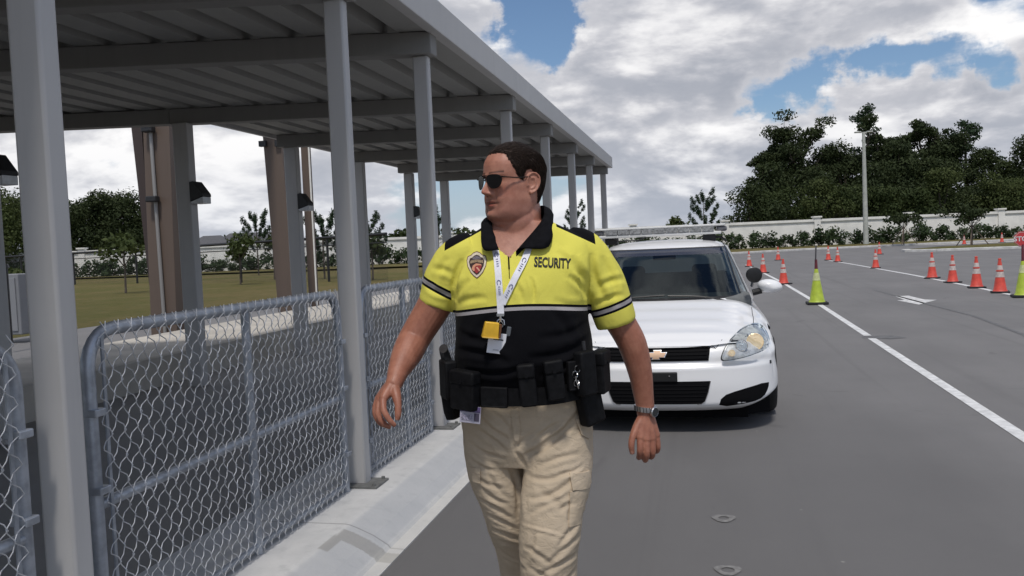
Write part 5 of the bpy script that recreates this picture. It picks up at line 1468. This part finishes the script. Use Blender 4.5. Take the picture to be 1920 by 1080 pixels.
SF = [(.165, 1.455, .200, 1.330, .010, .008), (.150, 1.400, .205, 1.330, .009, .006), (.120, 1.475, .175, 1.40, .010, .004), (.225, 1.46, .255, 1.33, .011, .006), (.265, 1.45, .300, 1.30, .012, .005), (.235, 1.30, .320, 1.33, .009, .004), (.245, 1.36, .33, 1.38, .010, .004),
      (-.185, 1.46, -.215, 1.34, .010, .008), (-.165, 1.40, -.21, 1.335, .010, .005), (-.235, 1.47, -.285, 1.38, .011, .005), (-.225, 1.35, -.305, 1.385, .009, .0045), (-.215, 1.42, -.28, 1.44, .010, .004), (-.11, 1.345, -.205, 1.325, .010, .004), (.03, 1.40, .035, 1.325, .006, .0045), (-.02, 1.39, .0, 1.33, .008, .003),
      (.20, 1.30, .10, 1.325, .012, .004), (.21, 1.25, .05, 1.22, .012, .005), (.21, 1.20, .02, 1.16, .013, .006), (-.21, 1.24, -.08, 1.21, .012, .005), (-.21, 1.18, -.05, 1.15, .012, .006), (-.18, 1.12, .0, 1.13, .010, .005), (.18, 1.14, .05, 1.10, .010, .005), (.09, 1.30, .15, 1.20, .012, .004), (-.09, 1.29, -.15, 1.22, .012, .004)]
V = folds(V, N, [(a, b_, c_, d_, w, k_ * 1.35) for a, b_, c_, d_, w, k_ in SF]); V = cloth_noise(V, N, .005, 9, (1.2, 1, .6), 3); V = cloth_noise(V, N, .0022, 24, (1.3, 1, .5), 8)
set_v(me, V)
# neck opening
VP = [(-.095, 1.56), (-.082, 1.515), (-.062, 1.488), (-.034, 1.463), (-.012, 1.485), (.022, 1.512), (.06, 1.56), (.07, 1.60), (-.09, 1.60)]
bm = bmesh.new(); bm.from_mesh(me)
kill = [f for f in bm.faces if (f.calc_center_median().z > 1.515 and math.hypot(f.calc_center_median().x, f.calc_center_median().y - .005) < .098) or (f.calc_center_median().z > 1.54 and math.hypot(f.calc_center_median().x, f.calc_center_median().y - .005) < .107) or f.calc_center_median().y < -.02 and in_poly(f.calc_center_median().x, f.calc_center_median().z, VP) and f.normal.y < .3]
bmesh.ops.delete(bm, geom=kill, context='FACES'); bm.to_mesh(me); bm.free()
M_SHIRT = mat('polo_fabric', (.7, .6, .05), .85, spec=.06); t = M_SHIRT.node_tree; q = NG(t); bs_ = t.nodes['Principled BSDF']
v_ = q.n('ShaderNodeTexCoord').outputs['Object']; s_ = q.n('ShaderNodeSeparateXYZ', {0: v_}).outputs
YEL = (.70, .645, .115); nz_ = q.noise(v_, 7, 4, .6); yel = q.mix(q.m('MULTIPLY', q.ss(nz_, .4, .7), .5), YEL, (.64, .585, .10)); BLK = (.005, .005, .0065)
dz = q.m('SUBTRACT', s_[2], q.m('SUBTRACT', 1.314, q.m('MULTIPLY', q.m('MULTIPLY', s_[0], s_[0]), .42)))


def sleeve_mask():
    out = []
    for (c0, d0), sg_ in zip(CUF, (-1, 1)):
        u = (-Vector(d0)).normalized(); k = -Vector(c0).dot(u)
        dt = q.n('ShaderNodeVectorMath', {0: v_, 1: tuple(u)}, operation='DOT_PRODUCT').outputs['Value']; sd_ = q.m('ADD', dt, k)
        side = q.m('GREATER_THAN', q.m('MULTIPLY', s_[0], sg_), .222 if sg_ > 0 else .226); out.append((sd_, side))
    return out


(sL, mL), (sR, mR) = sleeve_mask(); insl = q.m('MAXIMUM', q.m('MULTIPLY', mL, q.m('LESS_THAN', sL, .12)), q.m('MULTIPLY', mR, q.m('LESS_THAN', sR, .14)))
lo_ = q.m('LESS_THAN', dz, .008); gry = q.m('MULTIPLY', q.m('LESS_THAN', dz, .0), q.m('GREATER_THAN', dz, -.0105)); notsl = q.m('SUBTRACT', 1.0, insl)
col = q.mix(q.m('MULTIPLY', lo_, notsl), yel, BLK); GR_ = (.33, .31, .32); col = q.mix(q.m('MULTIPLY', gry, notsl), col, GR_)


def band(sv, mm, lo, hi): return q.m('MULTIPLY', mm, q.m('MULTIPLY', q.m('GREATER_THAN', sv, lo), q.m('LESS_THAN', sv, hi)))


for sv, mm in ((sL, mL), (sR, mR)):
    col = q.mix(band(sv, mm, .042, .069), col, BLK); col = q.mix(band(sv, mm, .0495, .0615), col, GR_)
# black shoulder yoke
axx = q.m('ABSOLUTE', s_[0]); zy = q.m('SUBTRACT', 1.551, q.m('MULTIPLY', q.m('SUBTRACT', axx, .125), .50))
yk_ = q.m('MULTIPLY', q.m('MULTIPLY', q.m('GREATER_THAN', axx, .118), q.m('LESS_THAN', axx, .240)), q.m('GREATER_THAN', s_[2], zy)); col = q.mix(yk_, col, BLK)
yk2 = q.m('MULTIPLY', q.m('GREATER_THAN', s_[1], .035), q.m('GREATER_THAN', s_[2], 1.40)); col = q.mix(q.m('MULTIPLY', yk2, q.m('LESS_THAN', axx, .24)), col, BLK)
# placket edge and stitched seams
pl = q.m('MULTIPLY', q.m('LESS_THAN', q.m('ABSOLUTE', q.m('ADD', s_[0], .0355)), .0016), q.m('MULTIPLY', q.m('GREATER_THAN', s_[2], 1.40), q.m('LESS_THAN', s_[1], 0.0))); col = q.mix(q.m('MULTIPLY', pl, .85), col, (.03, .025, .01))
t.links.new(col, bs_.inputs['Base Color'])
wv = q.n('ShaderNodeTexVoronoi', {'Vector': v_, 'Scale': 420}).outputs['Distance']
bn = q.n('ShaderNodeBump', {'Strength': .25, 'Distance': .0008, 'Height': wv}); b2_ = q.n('ShaderNodeBump', {'Strength': .45, 'Distance': .006, 'Height': q.noise(v_, 16, 5, .55, .6), 'Normal': bn.outputs[0]}); t.links.new(b2_.outputs[0], bs_.inputs['Normal'])
bs_.inputs['Sheen Weight'].default_value = .02
SHIRT = np_obj('polo_shirt', me, M_SHIRT, MAN)
V = get_v(me); BVS = BVHTree.FromPolygons([Vector(v) for v in V], [tuple(p.vertices) for p in me.polygons])

# collar
M_CLB = mat('black_fabric', (.006, .006, .0075), .85, spec=.08, var=.3, vs=40, bump=.3, bs=300, bdist=.001)
ou = cat([(-.064, -.128, 1.490), (-.113, -.126, 1.494), (-.120, -.055, 1.556), (-.116, .03, 1.584), (-.075, .10, 1.565), (0, .118, 1.560), (.07, .10, 1.574), (.108, .04, 1.598), (.109, -.03, 1.578), (.090, -.128, 1.494), (.008, -.138, 1.492)], 5)
inn = cat([(-.076, -.088, 1.530), (-.084, -.066, 1.552), (-.088, -.02, 1.584), (-.082, .03, 1.604), (-.05, .078, 1.616), (0, .092, 1.622), (.052, .082, 1.626), (.082, .035, 1.626), (.084, -.015, 1.612), (.070, -.072, 1.572), (-.012, -.122, 1.482)], 5)
q = MB(); rows = []
for f_ in np.linspace(0, 1, 6): rows.append([tuple(a * (1 - f_) + b_ * f_ + np.array([0, 0, .004 * math.sin(f_ * math.pi)]) + np.array([a[0], a[1], 0]) * .04 * math.sin(f_ * math.pi)) for a, b_ in zip(inn, ou)])
q.loft(rows, cap=False, closed=False)
down = [(a[0] * .97, a[1] * .97, a[2] - .045) for a in inn]; q.loft([rows[0], down], cap=False, closed=False)
co_ = q.build('collar', M_CLB, SHIRT, smooth='all'); sm = co_.modifiers.new('s', 'SOLIDIFY'); sm.thickness = .003; sm.offset = 0
# edges of the opening
for pts_, mt in (([(-.066, 1.505), (-.052, 1.486), (-.036, 1.464), (-.0355, 1.43)], M_CLB), ([(.020, 1.511), (-.008, 1.487), (-.030, 1.466)], mat('placket_lining', (.30, .20, .07), .9))):
    q = MB(); pp_ = []
    for x, z in pts_: co, no = hit(BVS, x, z, -1, fall=-.1); pp_.append(co + Vector((0, -.002, 0)))
    q.tube(pp_, .0026, 6); q.build('placket_edge', mt, SHIRT, smooth=True)

# lettering and shield
cu = bpy.data.curves.new('txt', 'FONT'); cu.body = 'SECURITY'; cu.size = .040; cu.align_x = 'CENTER'; cu.align_y = 'CENTER'; cu.offset = .0013; cu.space_character = 1.02; cu.resolution_u = 3
tmp = bpy.data.objects.new('tmp', cu); COL.objects.link(tmp); tm = bpy.data.meshes.new_from_object(tmp); bpy.data.objects.remove(tmp)
bm = bmesh.new(); bm.from_mesh(tm); bmesh.ops.triangulate(bm, faces=bm.faces)
for _ in range(3):
    ed = [e_ for e_ in bm.edges if e_.calc_length() > .006]
    if ed: bmesh.ops.subdivide_edges(bm, edges=ed, cuts=1); bmesh.ops.triangulate(bm, faces=bm.faces)
xs_ = [v.co.x for v in bm.verts]; zs_ = [v.co.y for v in bm.verts]; wx = max(xs_) - min(xs_); wz = max(zs_) - min(zs_); mxx = (max(xs_) + min(xs_)) / 2; mzz = (max(zs_) + min(zs_)) / 2
for v in bm.verts:
    x = (v.co.x - mxx) / wx * .114; z = (v.co.y - mzz) / wz * .0315; a = R(-5.5)
    X_, Z_ = .099 + x * math.cos(a) - z * math.sin(a), 1.4435 + x * math.sin(a) + z * math.cos(a)
    co, no = hit(BVS, X_, Z_, -1, fall=-.1); v.co = co + Vector((0, -.0022, 0))
bm.to_mesh(tm); bm.free(); tm.name = 'lettering'; tm.materials.append(mat('black_print', (.012, .012, .012), .7))
to = bpy.data.objects.new('lettering', tm); COL.objects.link(to); to.parent = SHIRT; m_ = to.modifiers.new('s', 'SOLIDIFY'); m_.thickness = .0012
HS_ = [(0, .042), (.011, .038), (.018, .031), (.029, .027), (.033, .014), (.030, -.004), (.020, -.024), (.009, -.036), (0, -.042)]
SHP = HS_ + [(-x, z) for x, z in HS_[-2:0:-1]]; BC = (-.1365, 1.4465)


def shp(sc, dz_=0.0, poly=None): return [(BC[0] + x * sc, BC[1] + z * sc + dz_) for x, z in (poly or SHP)][::-1]


emb = patch('shield_emblem', shp(1.0), BVS, .002, mat('badge_edge', (.16, .08, .04), .7), SHIRT, .008, y0=-1, fall=-.1)
patch('border', shp(.93), BVS, .0032, mat('badge_cream', (.62, .54, .42), .7, var=.15, vs=90), emb, .008, y0=-1, fall=-.1)
patch('field', shp(.74), BVS, .0044, mat('badge_dark', (.035, .014, .012), .7), emb, .008, y0=-1, fall=-.1)
patch('top_panel', [(BC[0] + x, BC[1] + z) for x, z in ((-.014, .016), (-.013, .023), (0, .028), (.013, .023), (.014, .016))], BVS, .0054, mat('badge_grey', (.12, .10, .12), .7, var=.6, vs=300), emb, .006, y0=-1, fall=-.1)
patch('banner', [(BC[0] + x, BC[1] + z) for x, z in ((-.021, .004), (-.020, .013), (0, .016), (.020, .013), (.021, .004), (0, .008))], BVS, .0056, mat('badge_tan', (.27, .19, .11), .7, var=.6, vs=400), emb, .006, y0=-1, fall=-.1)
patch('red_field', [(BC[0] + x, BC[1] + z) for x, z in ((-.010, -.018), (-.004, .000), (.012, .000), (.016, -.006), (.008, -.020), (0, -.027))], BVS, .0052, mat('badge_red', (.30, .03, .03), .7), emb, .006, y0=-1, fall=-.1)
sw = [(-.016, -.012), (-.012, -.002), (-.002, .004), (.012, .002), (.017, -.003), (.008, -.002), (-.002, -.003), (-.007, -.009), (-.006, -.018), (-.011, -.020)]
patch('swoosh', [(BC[0] + x, BC[1] + z) for x, z in sw], BVS, .0064, mat('badge_orange', (.60, .27, .16), .7), emb, .006, y0=-1, fall=-.1)
patch('swoosh', [(BC[0] + x, BC[1] + z) for x, z in ((-.002, -.009), (.002, -.006), (.011, -.018), (.008, -.021))], BVS, .0064, mat('badge_orange_light', (.62, .32, .22), .7), emb, .006, y0=-1, fall=-.1)

# ---------------------------------------------------------------- trousers
tr_ = MB()
TQ = cat([(.80, 0, .150, .12, .12), (.86, 0, .196, .138, .145), (.92, .0, .213, .148, .15), (.98, 0, .212, .158, .15), (1.03, 0, .208, .165, .14), (1.075, 0, .206, .168, .135)], 4)
tr_.loft([ring_se(q_[1], .0, q_[0], q_[2], q_[3], q_[4], 2.5, 56, YAW) for q_ in TQ])
limb(tr_, [(.100, -.01, .95, .108), (.095, -.05, .86, .112), (.088, -.09, .77, .108), (.066, -.135, .68, .100), (.054, -.160, .60, .095), (.048, -.158, .52, .091), (.045, -.155, .42, .088), (.040, -.175, .30, .078), (.052, -.205, .17, .080), (.052, -.225, .075, .084), (.052, -.226, .073, .074), (.052, -.21, .12, .070)], 6, 34)
limb(tr_, [(-.105, .0, .95, .106), (-.112, .0, .86, .100), (-.108, .0, .77, .095), (-.088, .0, .68, .084), (-.071, .02, .58, .075), (-.053, .07, .48, .070), (-.046, .13, .38, .070), (-.040, .20, .28, .070), (-.055, .285, .20, .072), (-.066, .335, .14, .074), (-.066, .336, .139, .064), (-.066, .30, .18, .062)], 6, 34)
me = union(tr_, .0044, 4, .5); V = get_v(me); N = get_n(me)
PF = []
for a in '''985 838 1092 748 9 13|1000 812 1060 770 6 7|905 772 955 808 7 9|893 792 950 832 7 8|925 758 965 800 6 5|880 822 948 846 6 6|878 850 935 872 6 7|888 880 950 905 6 6
1062 858 988 872 6 8|1075 868 990 905 7 9|1080 830 1010 850 6 7|1050 900 985 935 6 6|1090 850 1045 862 5 6|1000 795 965 828 6 6|962 762 968 832 4 5|970 832 985 862 6 8
905 905 955 935 6 8|900 930 962 965 6 9|915 960 968 985 6 8|925 990 975 1008 6 9|935 1012 985 1030 6 9|930 1030 975 1060 6 8|945 1055 990 1075 6 8|960 870 972 960 7 9|915 870 955 925 7 6
975 952 1052 962 4 -6|1092 935 1040 985 7 9|1085 968 1025 1010 7 10|1082 1000 1005 1035 7 10|1078 1030 1010 1062 7 9|985 985 1030 1010 7 8|990 1020 1040 1050 7 8|1045 920 1085 905 6 7|1000 960 985 1010 7 7|1060 1060 1000 1080 7 8|1010 890 1060 925 8 4|1075 890 1062 950 5 6'''.replace('\n', '|').split('|'):
    x0, y0, x1, y1, w, dd = map(float, a.split())
    f_ = lambda x, y: (.001732 * x - .000078 * y - 1.652, -.001735 * y - .000072 * x + 2.370)
    PF.append((*f_(x0, y0), *f_(x1, y1), w * .0012, dd * (.00078 if y0 < 900 else .00062)))
for k in range(9): PF.append((-.02, .40 - k * .035, .13, .375 - k * .036 + (k % 3) * .02, .010, .006)); PF.append((-.13, .36 - k * .03, .0, .385 - k * .03, .010, .006))
V = folds(V, N, PF); V = cloth_noise(V, N, .0045, 7, (1, 1, 1.2), 1); V = cloth_noise(V, N, .0014, 30, (1.2, 1, 1.2), 5)
set_v(me, V)
M_KH = mat('khaki_cotton', (.42, .335, .235), .88, spec=.2); t = M_KH.node_tree; q = NG(t); bs_ = t.nodes['Principled BSDF']; v_ = q.n('ShaderNodeTexCoord').outputs['Object']
mp = q.n('ShaderNodeMapping', {'Vector': v_, 'Scale': (1, 1, 1.7), 'Rotation': (0, .5, 0)}).outputs[0]
n1 = q.noise(v_, 6, 5, .6); n2 = q.noise(mp, 24, 5, .6, 1.2); wv = q.noise(v_, 600, 2, .5)
t.links.new(q.mix(q.ss(n1, .3, .7), (.52, .425, .315), (.45, .365, .265)), bs_.inputs['Base Color'])
bn = q.n('ShaderNodeBump', {'Strength': .2, 'Distance': .001, 'Height': wv}); b2_ = q.n('ShaderNodeBump', {'Strength': .7, 'Distance': .006, 'Height': n2, 'Normal': bn.outputs[0]}); t.links.new(b2_.outputs[0], bs_.inputs['Normal'])
TROU = np_obj('trousers', me, M_KH, MAN)
V = get_v(me); BVT = BVHTree.FromPolygons([Vector(v) for v in V], [tuple(p.vertices) for p in me.polygons])
KW = dict(y0=-1, fall=-.1, res=.012)
patch('cargo_flap', [(.122, .800), (.186, .792), (.190, .752), (.178, .742), (.128, .752)], BVT, .008, M_KH, TROU, nblend=.5, **KW)
patch('cargo_pocket', [(.120, .748), (.188, .745), (.178, .640), (.112, .648)], BVT, .005, M_KH, TROU, nblend=.5, **KW)
patch('pocket_flap', [(.150, .955), (.203, .945), (.206, .895), (.190, .885), (.165, .905)], BVT, .007, M_KH, TROU, nblend=.5, **KW)
patch('fly', [(-.050, 1.00), (-.026, 1.00), (-.022, .93), (-.030, .885), (-.042, .90)], BVT, .004, M_KH, TROU, **KW)
patch('cargo_flap', [(-.185, .80), (-.155, .80), (-.155, .75), (-.180, .755)], BVT, .007, M_KH, TROU, nblend=.6, **KW)

# boots
M_BOOT = mat('black_leather', (.014, .013, .012), .4, var=.3, vs=20)
for pts_, nm in (([(.052, -.222, .17, .055), (.052, -.225, .10, .056), (.053, -.24, .055, .052), (.056, -.30, .048, .05, .042), (.058, -.36, .036, .046, .032), (.058, -.395, .030, .03, .022)], 'boot'),
                 ([(-.066, .33, .21, .05), (-.066, .352, .14, .052), (-.067, .325, .09, .05, .048), (-.069, .27, .055, .047, .038), (-.071, .225, .036, .042, .028), (-.071, .20, .03, .028, .02)], 'boot')):
    q = MB(); limb(q, pts_, 5, 20); q.build(nm, M_BOOT, MAN, smooth=True)

# ---------------------------------------------------------------- duty belt
M_BELT = mat('belt_nylon', (.005, .005, .006), .6, spec=.15, var=.4, vs=60, bump=.3, bs=400, bdist=.001); M_POU = mat('pouch_nylon', (.006, .006, .007), .62, spec=.15, var=.4, vs=50, bump=.35, bs=300, bdist=.001)


def belt_r(a, grow=0.0):
    p = ring_se(0, 0, 0, .228 + grow, .198 + grow, .155 + grow, 2.45, 4, YAW)
    s, c = math.sin(a), math.cos(a); p = 2.45
    x = (.228 + grow) * math.copysign(abs(s) ** (2 / p), s); y = math.copysign(abs(c) ** (2 / p), c); y = -(.200 + grow) * y if y > 0 else -(.155 + grow) * y
    return x * math.cos(YAW) - y * math.sin(YAW), x * math.sin(YAW) + y * math.cos(YAW), 1.068 - .026 * max(0, c)


q = MB(); k = 72
for g0, g1 in ((0, .008),):
    rr = []
    for dz_, gr in ((-.027, 0), (-.027, .007), (.027, .007), (.027, 0)): rr.append([(lambda p: (p[0], p[1], p[2] + dz_))(belt_r(2 * math.pi * i / k, gr)) for i in range(k)])
    q.loft(rr + [rr[0]], cap=False)
BELT = q.build('duty_belt', M_BELT, MAN, smooth=True, angle=50)


def pouch(name, ang, zc, w, h, d, tilt=0.0, flap=True, out=.006, parent=BELT, m_=None):
    a = R(ang); x, y, z = belt_r(a, out + d / 2); x2, y2, _ = belt_r(a + .02, out + d / 2); rz = math.atan2(y2 - y, x2 - x)
    M_ = Matrix.Translation((x, y, zc)) @ Matrix.Rotation(rz, 4, 'Z') @ Matrix.Rotation(R(tilt), 4, 'Y')
    q = MB(); q.box((0, 0, 0), (w, d, h)); q.box((0, -.002, -h * .46), (w * .9, d * .9, h * .1)); q.v = [tuple(M_ @ Vector(v)) for v in q.v]
    o = q.build(name, m_ or M_POU, parent, bevel=.009, seg=3, smooth=True)
    if flap:
        q = MB(); q.box((0, -.0035, h * .34), (w * 1.05, d * 1.02, h * .36)); q.v = [tuple(M_ @ Vector(v)) for v in q.v]; fo_ = q.build('flap', M_BELT, o, bevel=.008, seg=3, smooth=True)
        q = MB(); q.tube([(0, -d * .5 - .007, h * .24), (0, -d * .5 - .003, h * .24)], .006, 10); q.v = [tuple(M_ @ Vector(v)) for v in q.v]; q.build('snap', M_BELT, fo_)
    return o


pouch('handcuff_pouch', -35, 1.066, .092, .118, .042, 4)
pouch('belt_keeper', -13, 1.045, .085, .062, .014, 2, False)
pouch('magazine_pouch', 5, 1.082, .052, .125, .036, -4)
pouch('magazine_pouch', 22, 1.094, .056, .118, .036, -5)
pouch('radio_pouch', 50, 1.105, .062, .135, .040, -3, False)
pouch('glove_pouch', 72, 1.098, .075, .130, .045, -2)
pouch('key_holder', 38, 1.10, .03, .09, .018, 0, False)
pouch('holster_mount', -62, 1.09, .075, .12, .040, 2, False)
# pistol in its holster on his right hip, drop pouch on the left
q = MB(); q.loft([ring_se(-.238, -.045, z, rx, ry, ry, 3, 20, R(-20)) for z, rx, ry in ((1.125, .020, .045), (1.11, .028, .05), (1.05, .028, .05), (.98, .022, .04), (.955, .016, .03))]); hol = q.build('holster', M_POU, BELT, smooth=True, angle=50)
q = MB(); limb(q, [(-.243, -.055, 1.12, .017, .03), (-.252, -.062, 1.16, .016, .026), (-.256, -.075, 1.185, .014, .024)], 4, 12); q.build('pistol_grip', M_BLK, hol, smooth=True)
q = MB(); M_ = Matrix.Translation((.196, -.135, 1.0)) @ Matrix.Rotation(R(38), 4, 'Z') @ Matrix.Rotation(R(-12), 4, 'Y')
q.box((0, 0, 0), (.080, .045, .125)); q.v = [tuple(M_ @ Vector(v)) for v in q.v]; dp = q.build('drop_pouch', M_POU, BELT, bevel=.010, seg=3, smooth=True)
q = MB(); q.box((0, -.004, .052), (.085, .050, .028)); q.v = [tuple(M_ @ Vector(v)) for v in q.v]; q.build('flap', M_BELT, dp, bevel=.008, seg=3, smooth=True)
M_STL = mat('brushed_steel', (.55, .55, .56), .28, 1.0)
q = MB()
for i, (x, z) in enumerate(((.150, 1.105), (.154, 1.078), (.158, 1.122))): q.tube([(x + .008 * math.cos(a), -.205 + .004 * math.sin(a * 2), z + .010 * math.sin(a)) for a in np.linspace(0, 6.2832, 15)], .0016, 5, cap=False)
q.tube([(.152, -.207, 1.10), (.160, -.205, 1.062)], .0022, 5); q.build('key_ring', M_STL, BELT, smooth=True)
q = MB(); q.tube([(.185, -.16, 1.16), (.182, -.158, 1.20)], .006, 8); q.build('radio_antenna', M_BLK, BELT, smooth=True)
# hip badge
q = MB(); M_ = Matrix.Translation((-.172, -.185, .992)) @ Matrix.Rotation(R(-14), 4, 'Z') @ Matrix.Rotation(R(6), 4, 'Y')
def boxm(c_, d_, mt, nm, par, bev=0):
    q = MB(); q.box(c_, d_); q.v = [tuple(M_ @ Vector(v)) for v in q.v]; return q.build(nm, mt, par, bevel=bev)
hc = boxm((0, 0, 0), (.066, .003, .052), mat('card_lilac', (.42, .40, .48), .3), 'hip_badge', BELT, .001)
boxm((0, -.002, .017), (.064, .002, .017), mat('card_purple', (.09, .065, .16), .35, var=.5, vs=120), 'header', hc)
boxm((.021, -.002, -.006), (.016, .002, .024), mat('card_photo', (.06, .05, .08), .4), 'photo', hc); boxm((-.010, -.002, -.008), (.036, .002, .018), mat('card_lines', (.30, .28, .36), .4, var=.6, vs=260), 'text_block', hc)
boxm((0, .004, .036), (.024, .004, .022), M_BLK, 'clip', hc)

# ---------------------------------------------------------------- lanyard
M_RIB = mat('white_ribbon', (.70, .70, .76), .55, var=.12, vs=30, bump=.2, bs=300, bdist=.0008); M_INK = mat('navy_print', (.10, .11, .26), .6)
LAN = empty('lanyard'); LAN.parent = MAN


def ribbon(cl, w, off, mt=M_RIB, nm='ribbon', par=LAN, res=.012):
    L_ = []; R_ = []
    for i, p in enumerate(cl):
        a = Vector(cl[max(0, i - 1)]); b_ = Vector(cl[min(len(cl) - 1, i + 1)]); d_ = (b_ - a).normalized(); n_2 = Vector((-d_.y, d_.x)) * w / 2; L_.append(tuple(Vector(p) + n_2)); R_.append(tuple(Vector(p) - n_2))
    return patch(nm, L_ + R_[::-1], BVS, off, mt, par, res, y0=-1, fall=-.12, rim=.0)


r1 = cat([(-.078, 1.502), (-.072, 1.46), (-.069, 1.41), (-.067, 1.35), (-.066, 1.292)], 3); r2 = cat([(.032, 1.500), (.012, 1.455), (-.015, 1.408), (-.040, 1.362), (-.060, 1.325)], 3)
ra = ribbon([tuple(p) for p in r2], .020, .0075); rb = ribbon([tuple(p) for p in r1], .0205, .010)
for rr_, par in ((r1, rb), (r2, ra)):
    oo = .0122 if par is rb else .0097
    for i0 in (2, 7) if par is rb else (3, 8):
        p = Vector(rr_[i0]); d_ = (Vector(rr_[i0 + 1]) - p).normalized(); nn = Vector((-d_.y, d_.x)); q = MB()
        arc_ = [p + d_ * (.007 * math.cos(a)) + nn * (.0055 * math.sin(a)) for a in np.linspace(.6, 5.7, 12)]; q3 = []
        for c_ in arc_: co, no = hit(BVS, c_.x, c_.y, -1, fall=-.12); q3.append(co + Vector((0, -oo, 0)))
        q.tube(q3, .0010, 5)
        for k in range(4):
            c_ = p + d_ * (.013 + .007 * k); e0, e1 = c_ - nn * .0035, c_ + nn * .0035; q3 = []
            for e_ in (e0, e1): co, no = hit(BVS, e_.x, e_.y, -1, fall=-.12); q3.append(co + Vector((0, -oo, 0)))
            q.tube(q3, .0009, 5)
        q.build('print_mark', M_INK, par)
co, no = hit(BVS, -.066, 1.285, -1); yb = co.y - .012
q = MB(); q.box((-.067, yb, 1.293), (.022, .008, .008)); q.tube([(-.067, yb, 1.29), (-.067, yb, 1.272)], .004, 8)
for s in (-1, 1): q.tube([(-.067, yb, 1.282), (-.067 + s * .010, yb - .002, 1.276), (-.067 + s * .011, yb - .002, 1.262)], .0022, 6)
q.tube([(-.067 + .007 * math.cos(a), yb - .002, 1.264 + .009 * math.sin(a)) for a in np.linspace(0, 6.2832, 17)], .0016, 6, cap=False); q.build('metal_clip', M_STL, LAN, smooth=True)
M_ = Matrix.Translation((-.097, yb - .026, 1.250)) @ Matrix.Rotation(R(9), 4, 'Y') @ Matrix.Rotation(R(12), 4, 'Z')
q = MB(); pz = [(-.026, -.024), (.025, -.024), (.022, .025), (-.020, .025)]; q.prism(pz, 'y', -.011, .011); q.v = [tuple(M_ @ Vector(v)) for v in q.v]
yh = q.build('yellow_holder', mat('yellow_vinyl', (.72, .42, .03), .35, var=.12, vs=20), LAN, bevel=.003, smooth=True)
boxm((0, -.0112, -.0215), (.050, .003, .003), mat('yellow_hem', (.78, .52, .12), .4), 'hem', yh); boxm((.0275, 0, 0), (.006, .020, .042), mat('brown_side', (.14, .055, .02), .5), 'side_panel', yh, .001)
M_ = Matrix.Translation((-.082, yb - .010, 1.208)) @ Matrix.Rotation(R(10), 4, 'Y') @ Matrix.Rotation(R(6), 4, 'Z')
wc = boxm((0, 0, 0), (.054, .002, .062), mat('white_card', (.72, .72, .76), .3), 'white_card', LAN, .0006)
boxm((.004, -.0016, .012), (.030, .001, .004), M_BLK, 'dark_line', wc); boxm((0, -.0016, -.020), (.018, .001, .004), mat('grey_print', (.45, .45, .48), .5), 'grey_line', wc)
boxm((.032, .002, .040), (.014, .006, .030), mat('grey_fob', (.10, .11, .12), .3), 'key_fob', LAN, .003)

# wristwatch
WT_ = empty('wristwatch'); WT_.parent = MAN; Wc = Vector((.3905, .040, .946)); q = MB(); rr = []
ax = Vector((.06, .03, -1)).normalized(); u_ = Vector((1, 0, 0)); u_ = (u_ - ax * u_.dot(ax)).normalized(); w_ = ax.cross(u_)
def wring(r_, t_): return [Wc + ax * t_ + (u_ * math.cos(a) + w_ * math.sin(a)) * r_ + Vector((0, 0, -.006 * math.cos(a))) for a in np.linspace(0, 2 * math.pi, 41)[:-1]]
q.loft([wring(.0300, -.008), wring(.0345, -.0085), wring(.0350, 0), wring(.0345, .0085), wring(.0300, .008)], cap=False); q.build('bracelet', M_STL, WT_, smooth=True)
q = MB()
for i in range(20):
    a = 2 * math.pi * i / 20; q.tube([Wc + (u_ * math.cos(a) + w_ * math.sin(a)) * .0354 + ax * t_ + Vector((0, 0, -.006 * math.cos(a))) for t_ in (-.0085, .0085)], .0012, 4)
q.build('link_gap', mat('dark_steel', (.10, .10, .10), .4, .8), WT_)
fd = Vector((.66, -.75, -.05)).normalized(); fc = Wc + fd * .036 + Vector((0, 0, -.006)); a1 = fd.cross(Vector((0, 0, 1))).normalized(); a2 = fd.cross(a1)
def fr_(r_, d_): return [fc + fd * d_ + (a1 * math.cos(a) + a2 * math.sin(a)) * r_ for a in np.linspace(0, 2 * math.pi, 29)[:-1]]
q = MB(); q.loft([fr_(.016, -.004), fr_(.0175, .0), fr_(.0175, .005), fr_(.0150, .008), fr_(.0140, .0072)]); q.build('case', M_STL, WT_, smooth=True, angle=30)
q = MB(); q.loft([fr_(.0140, .0066), fr_(.0138, .0084)]); q.build('dial', mat('black_dial', (.02, .025, .028), .1, coat=.5), WT_)
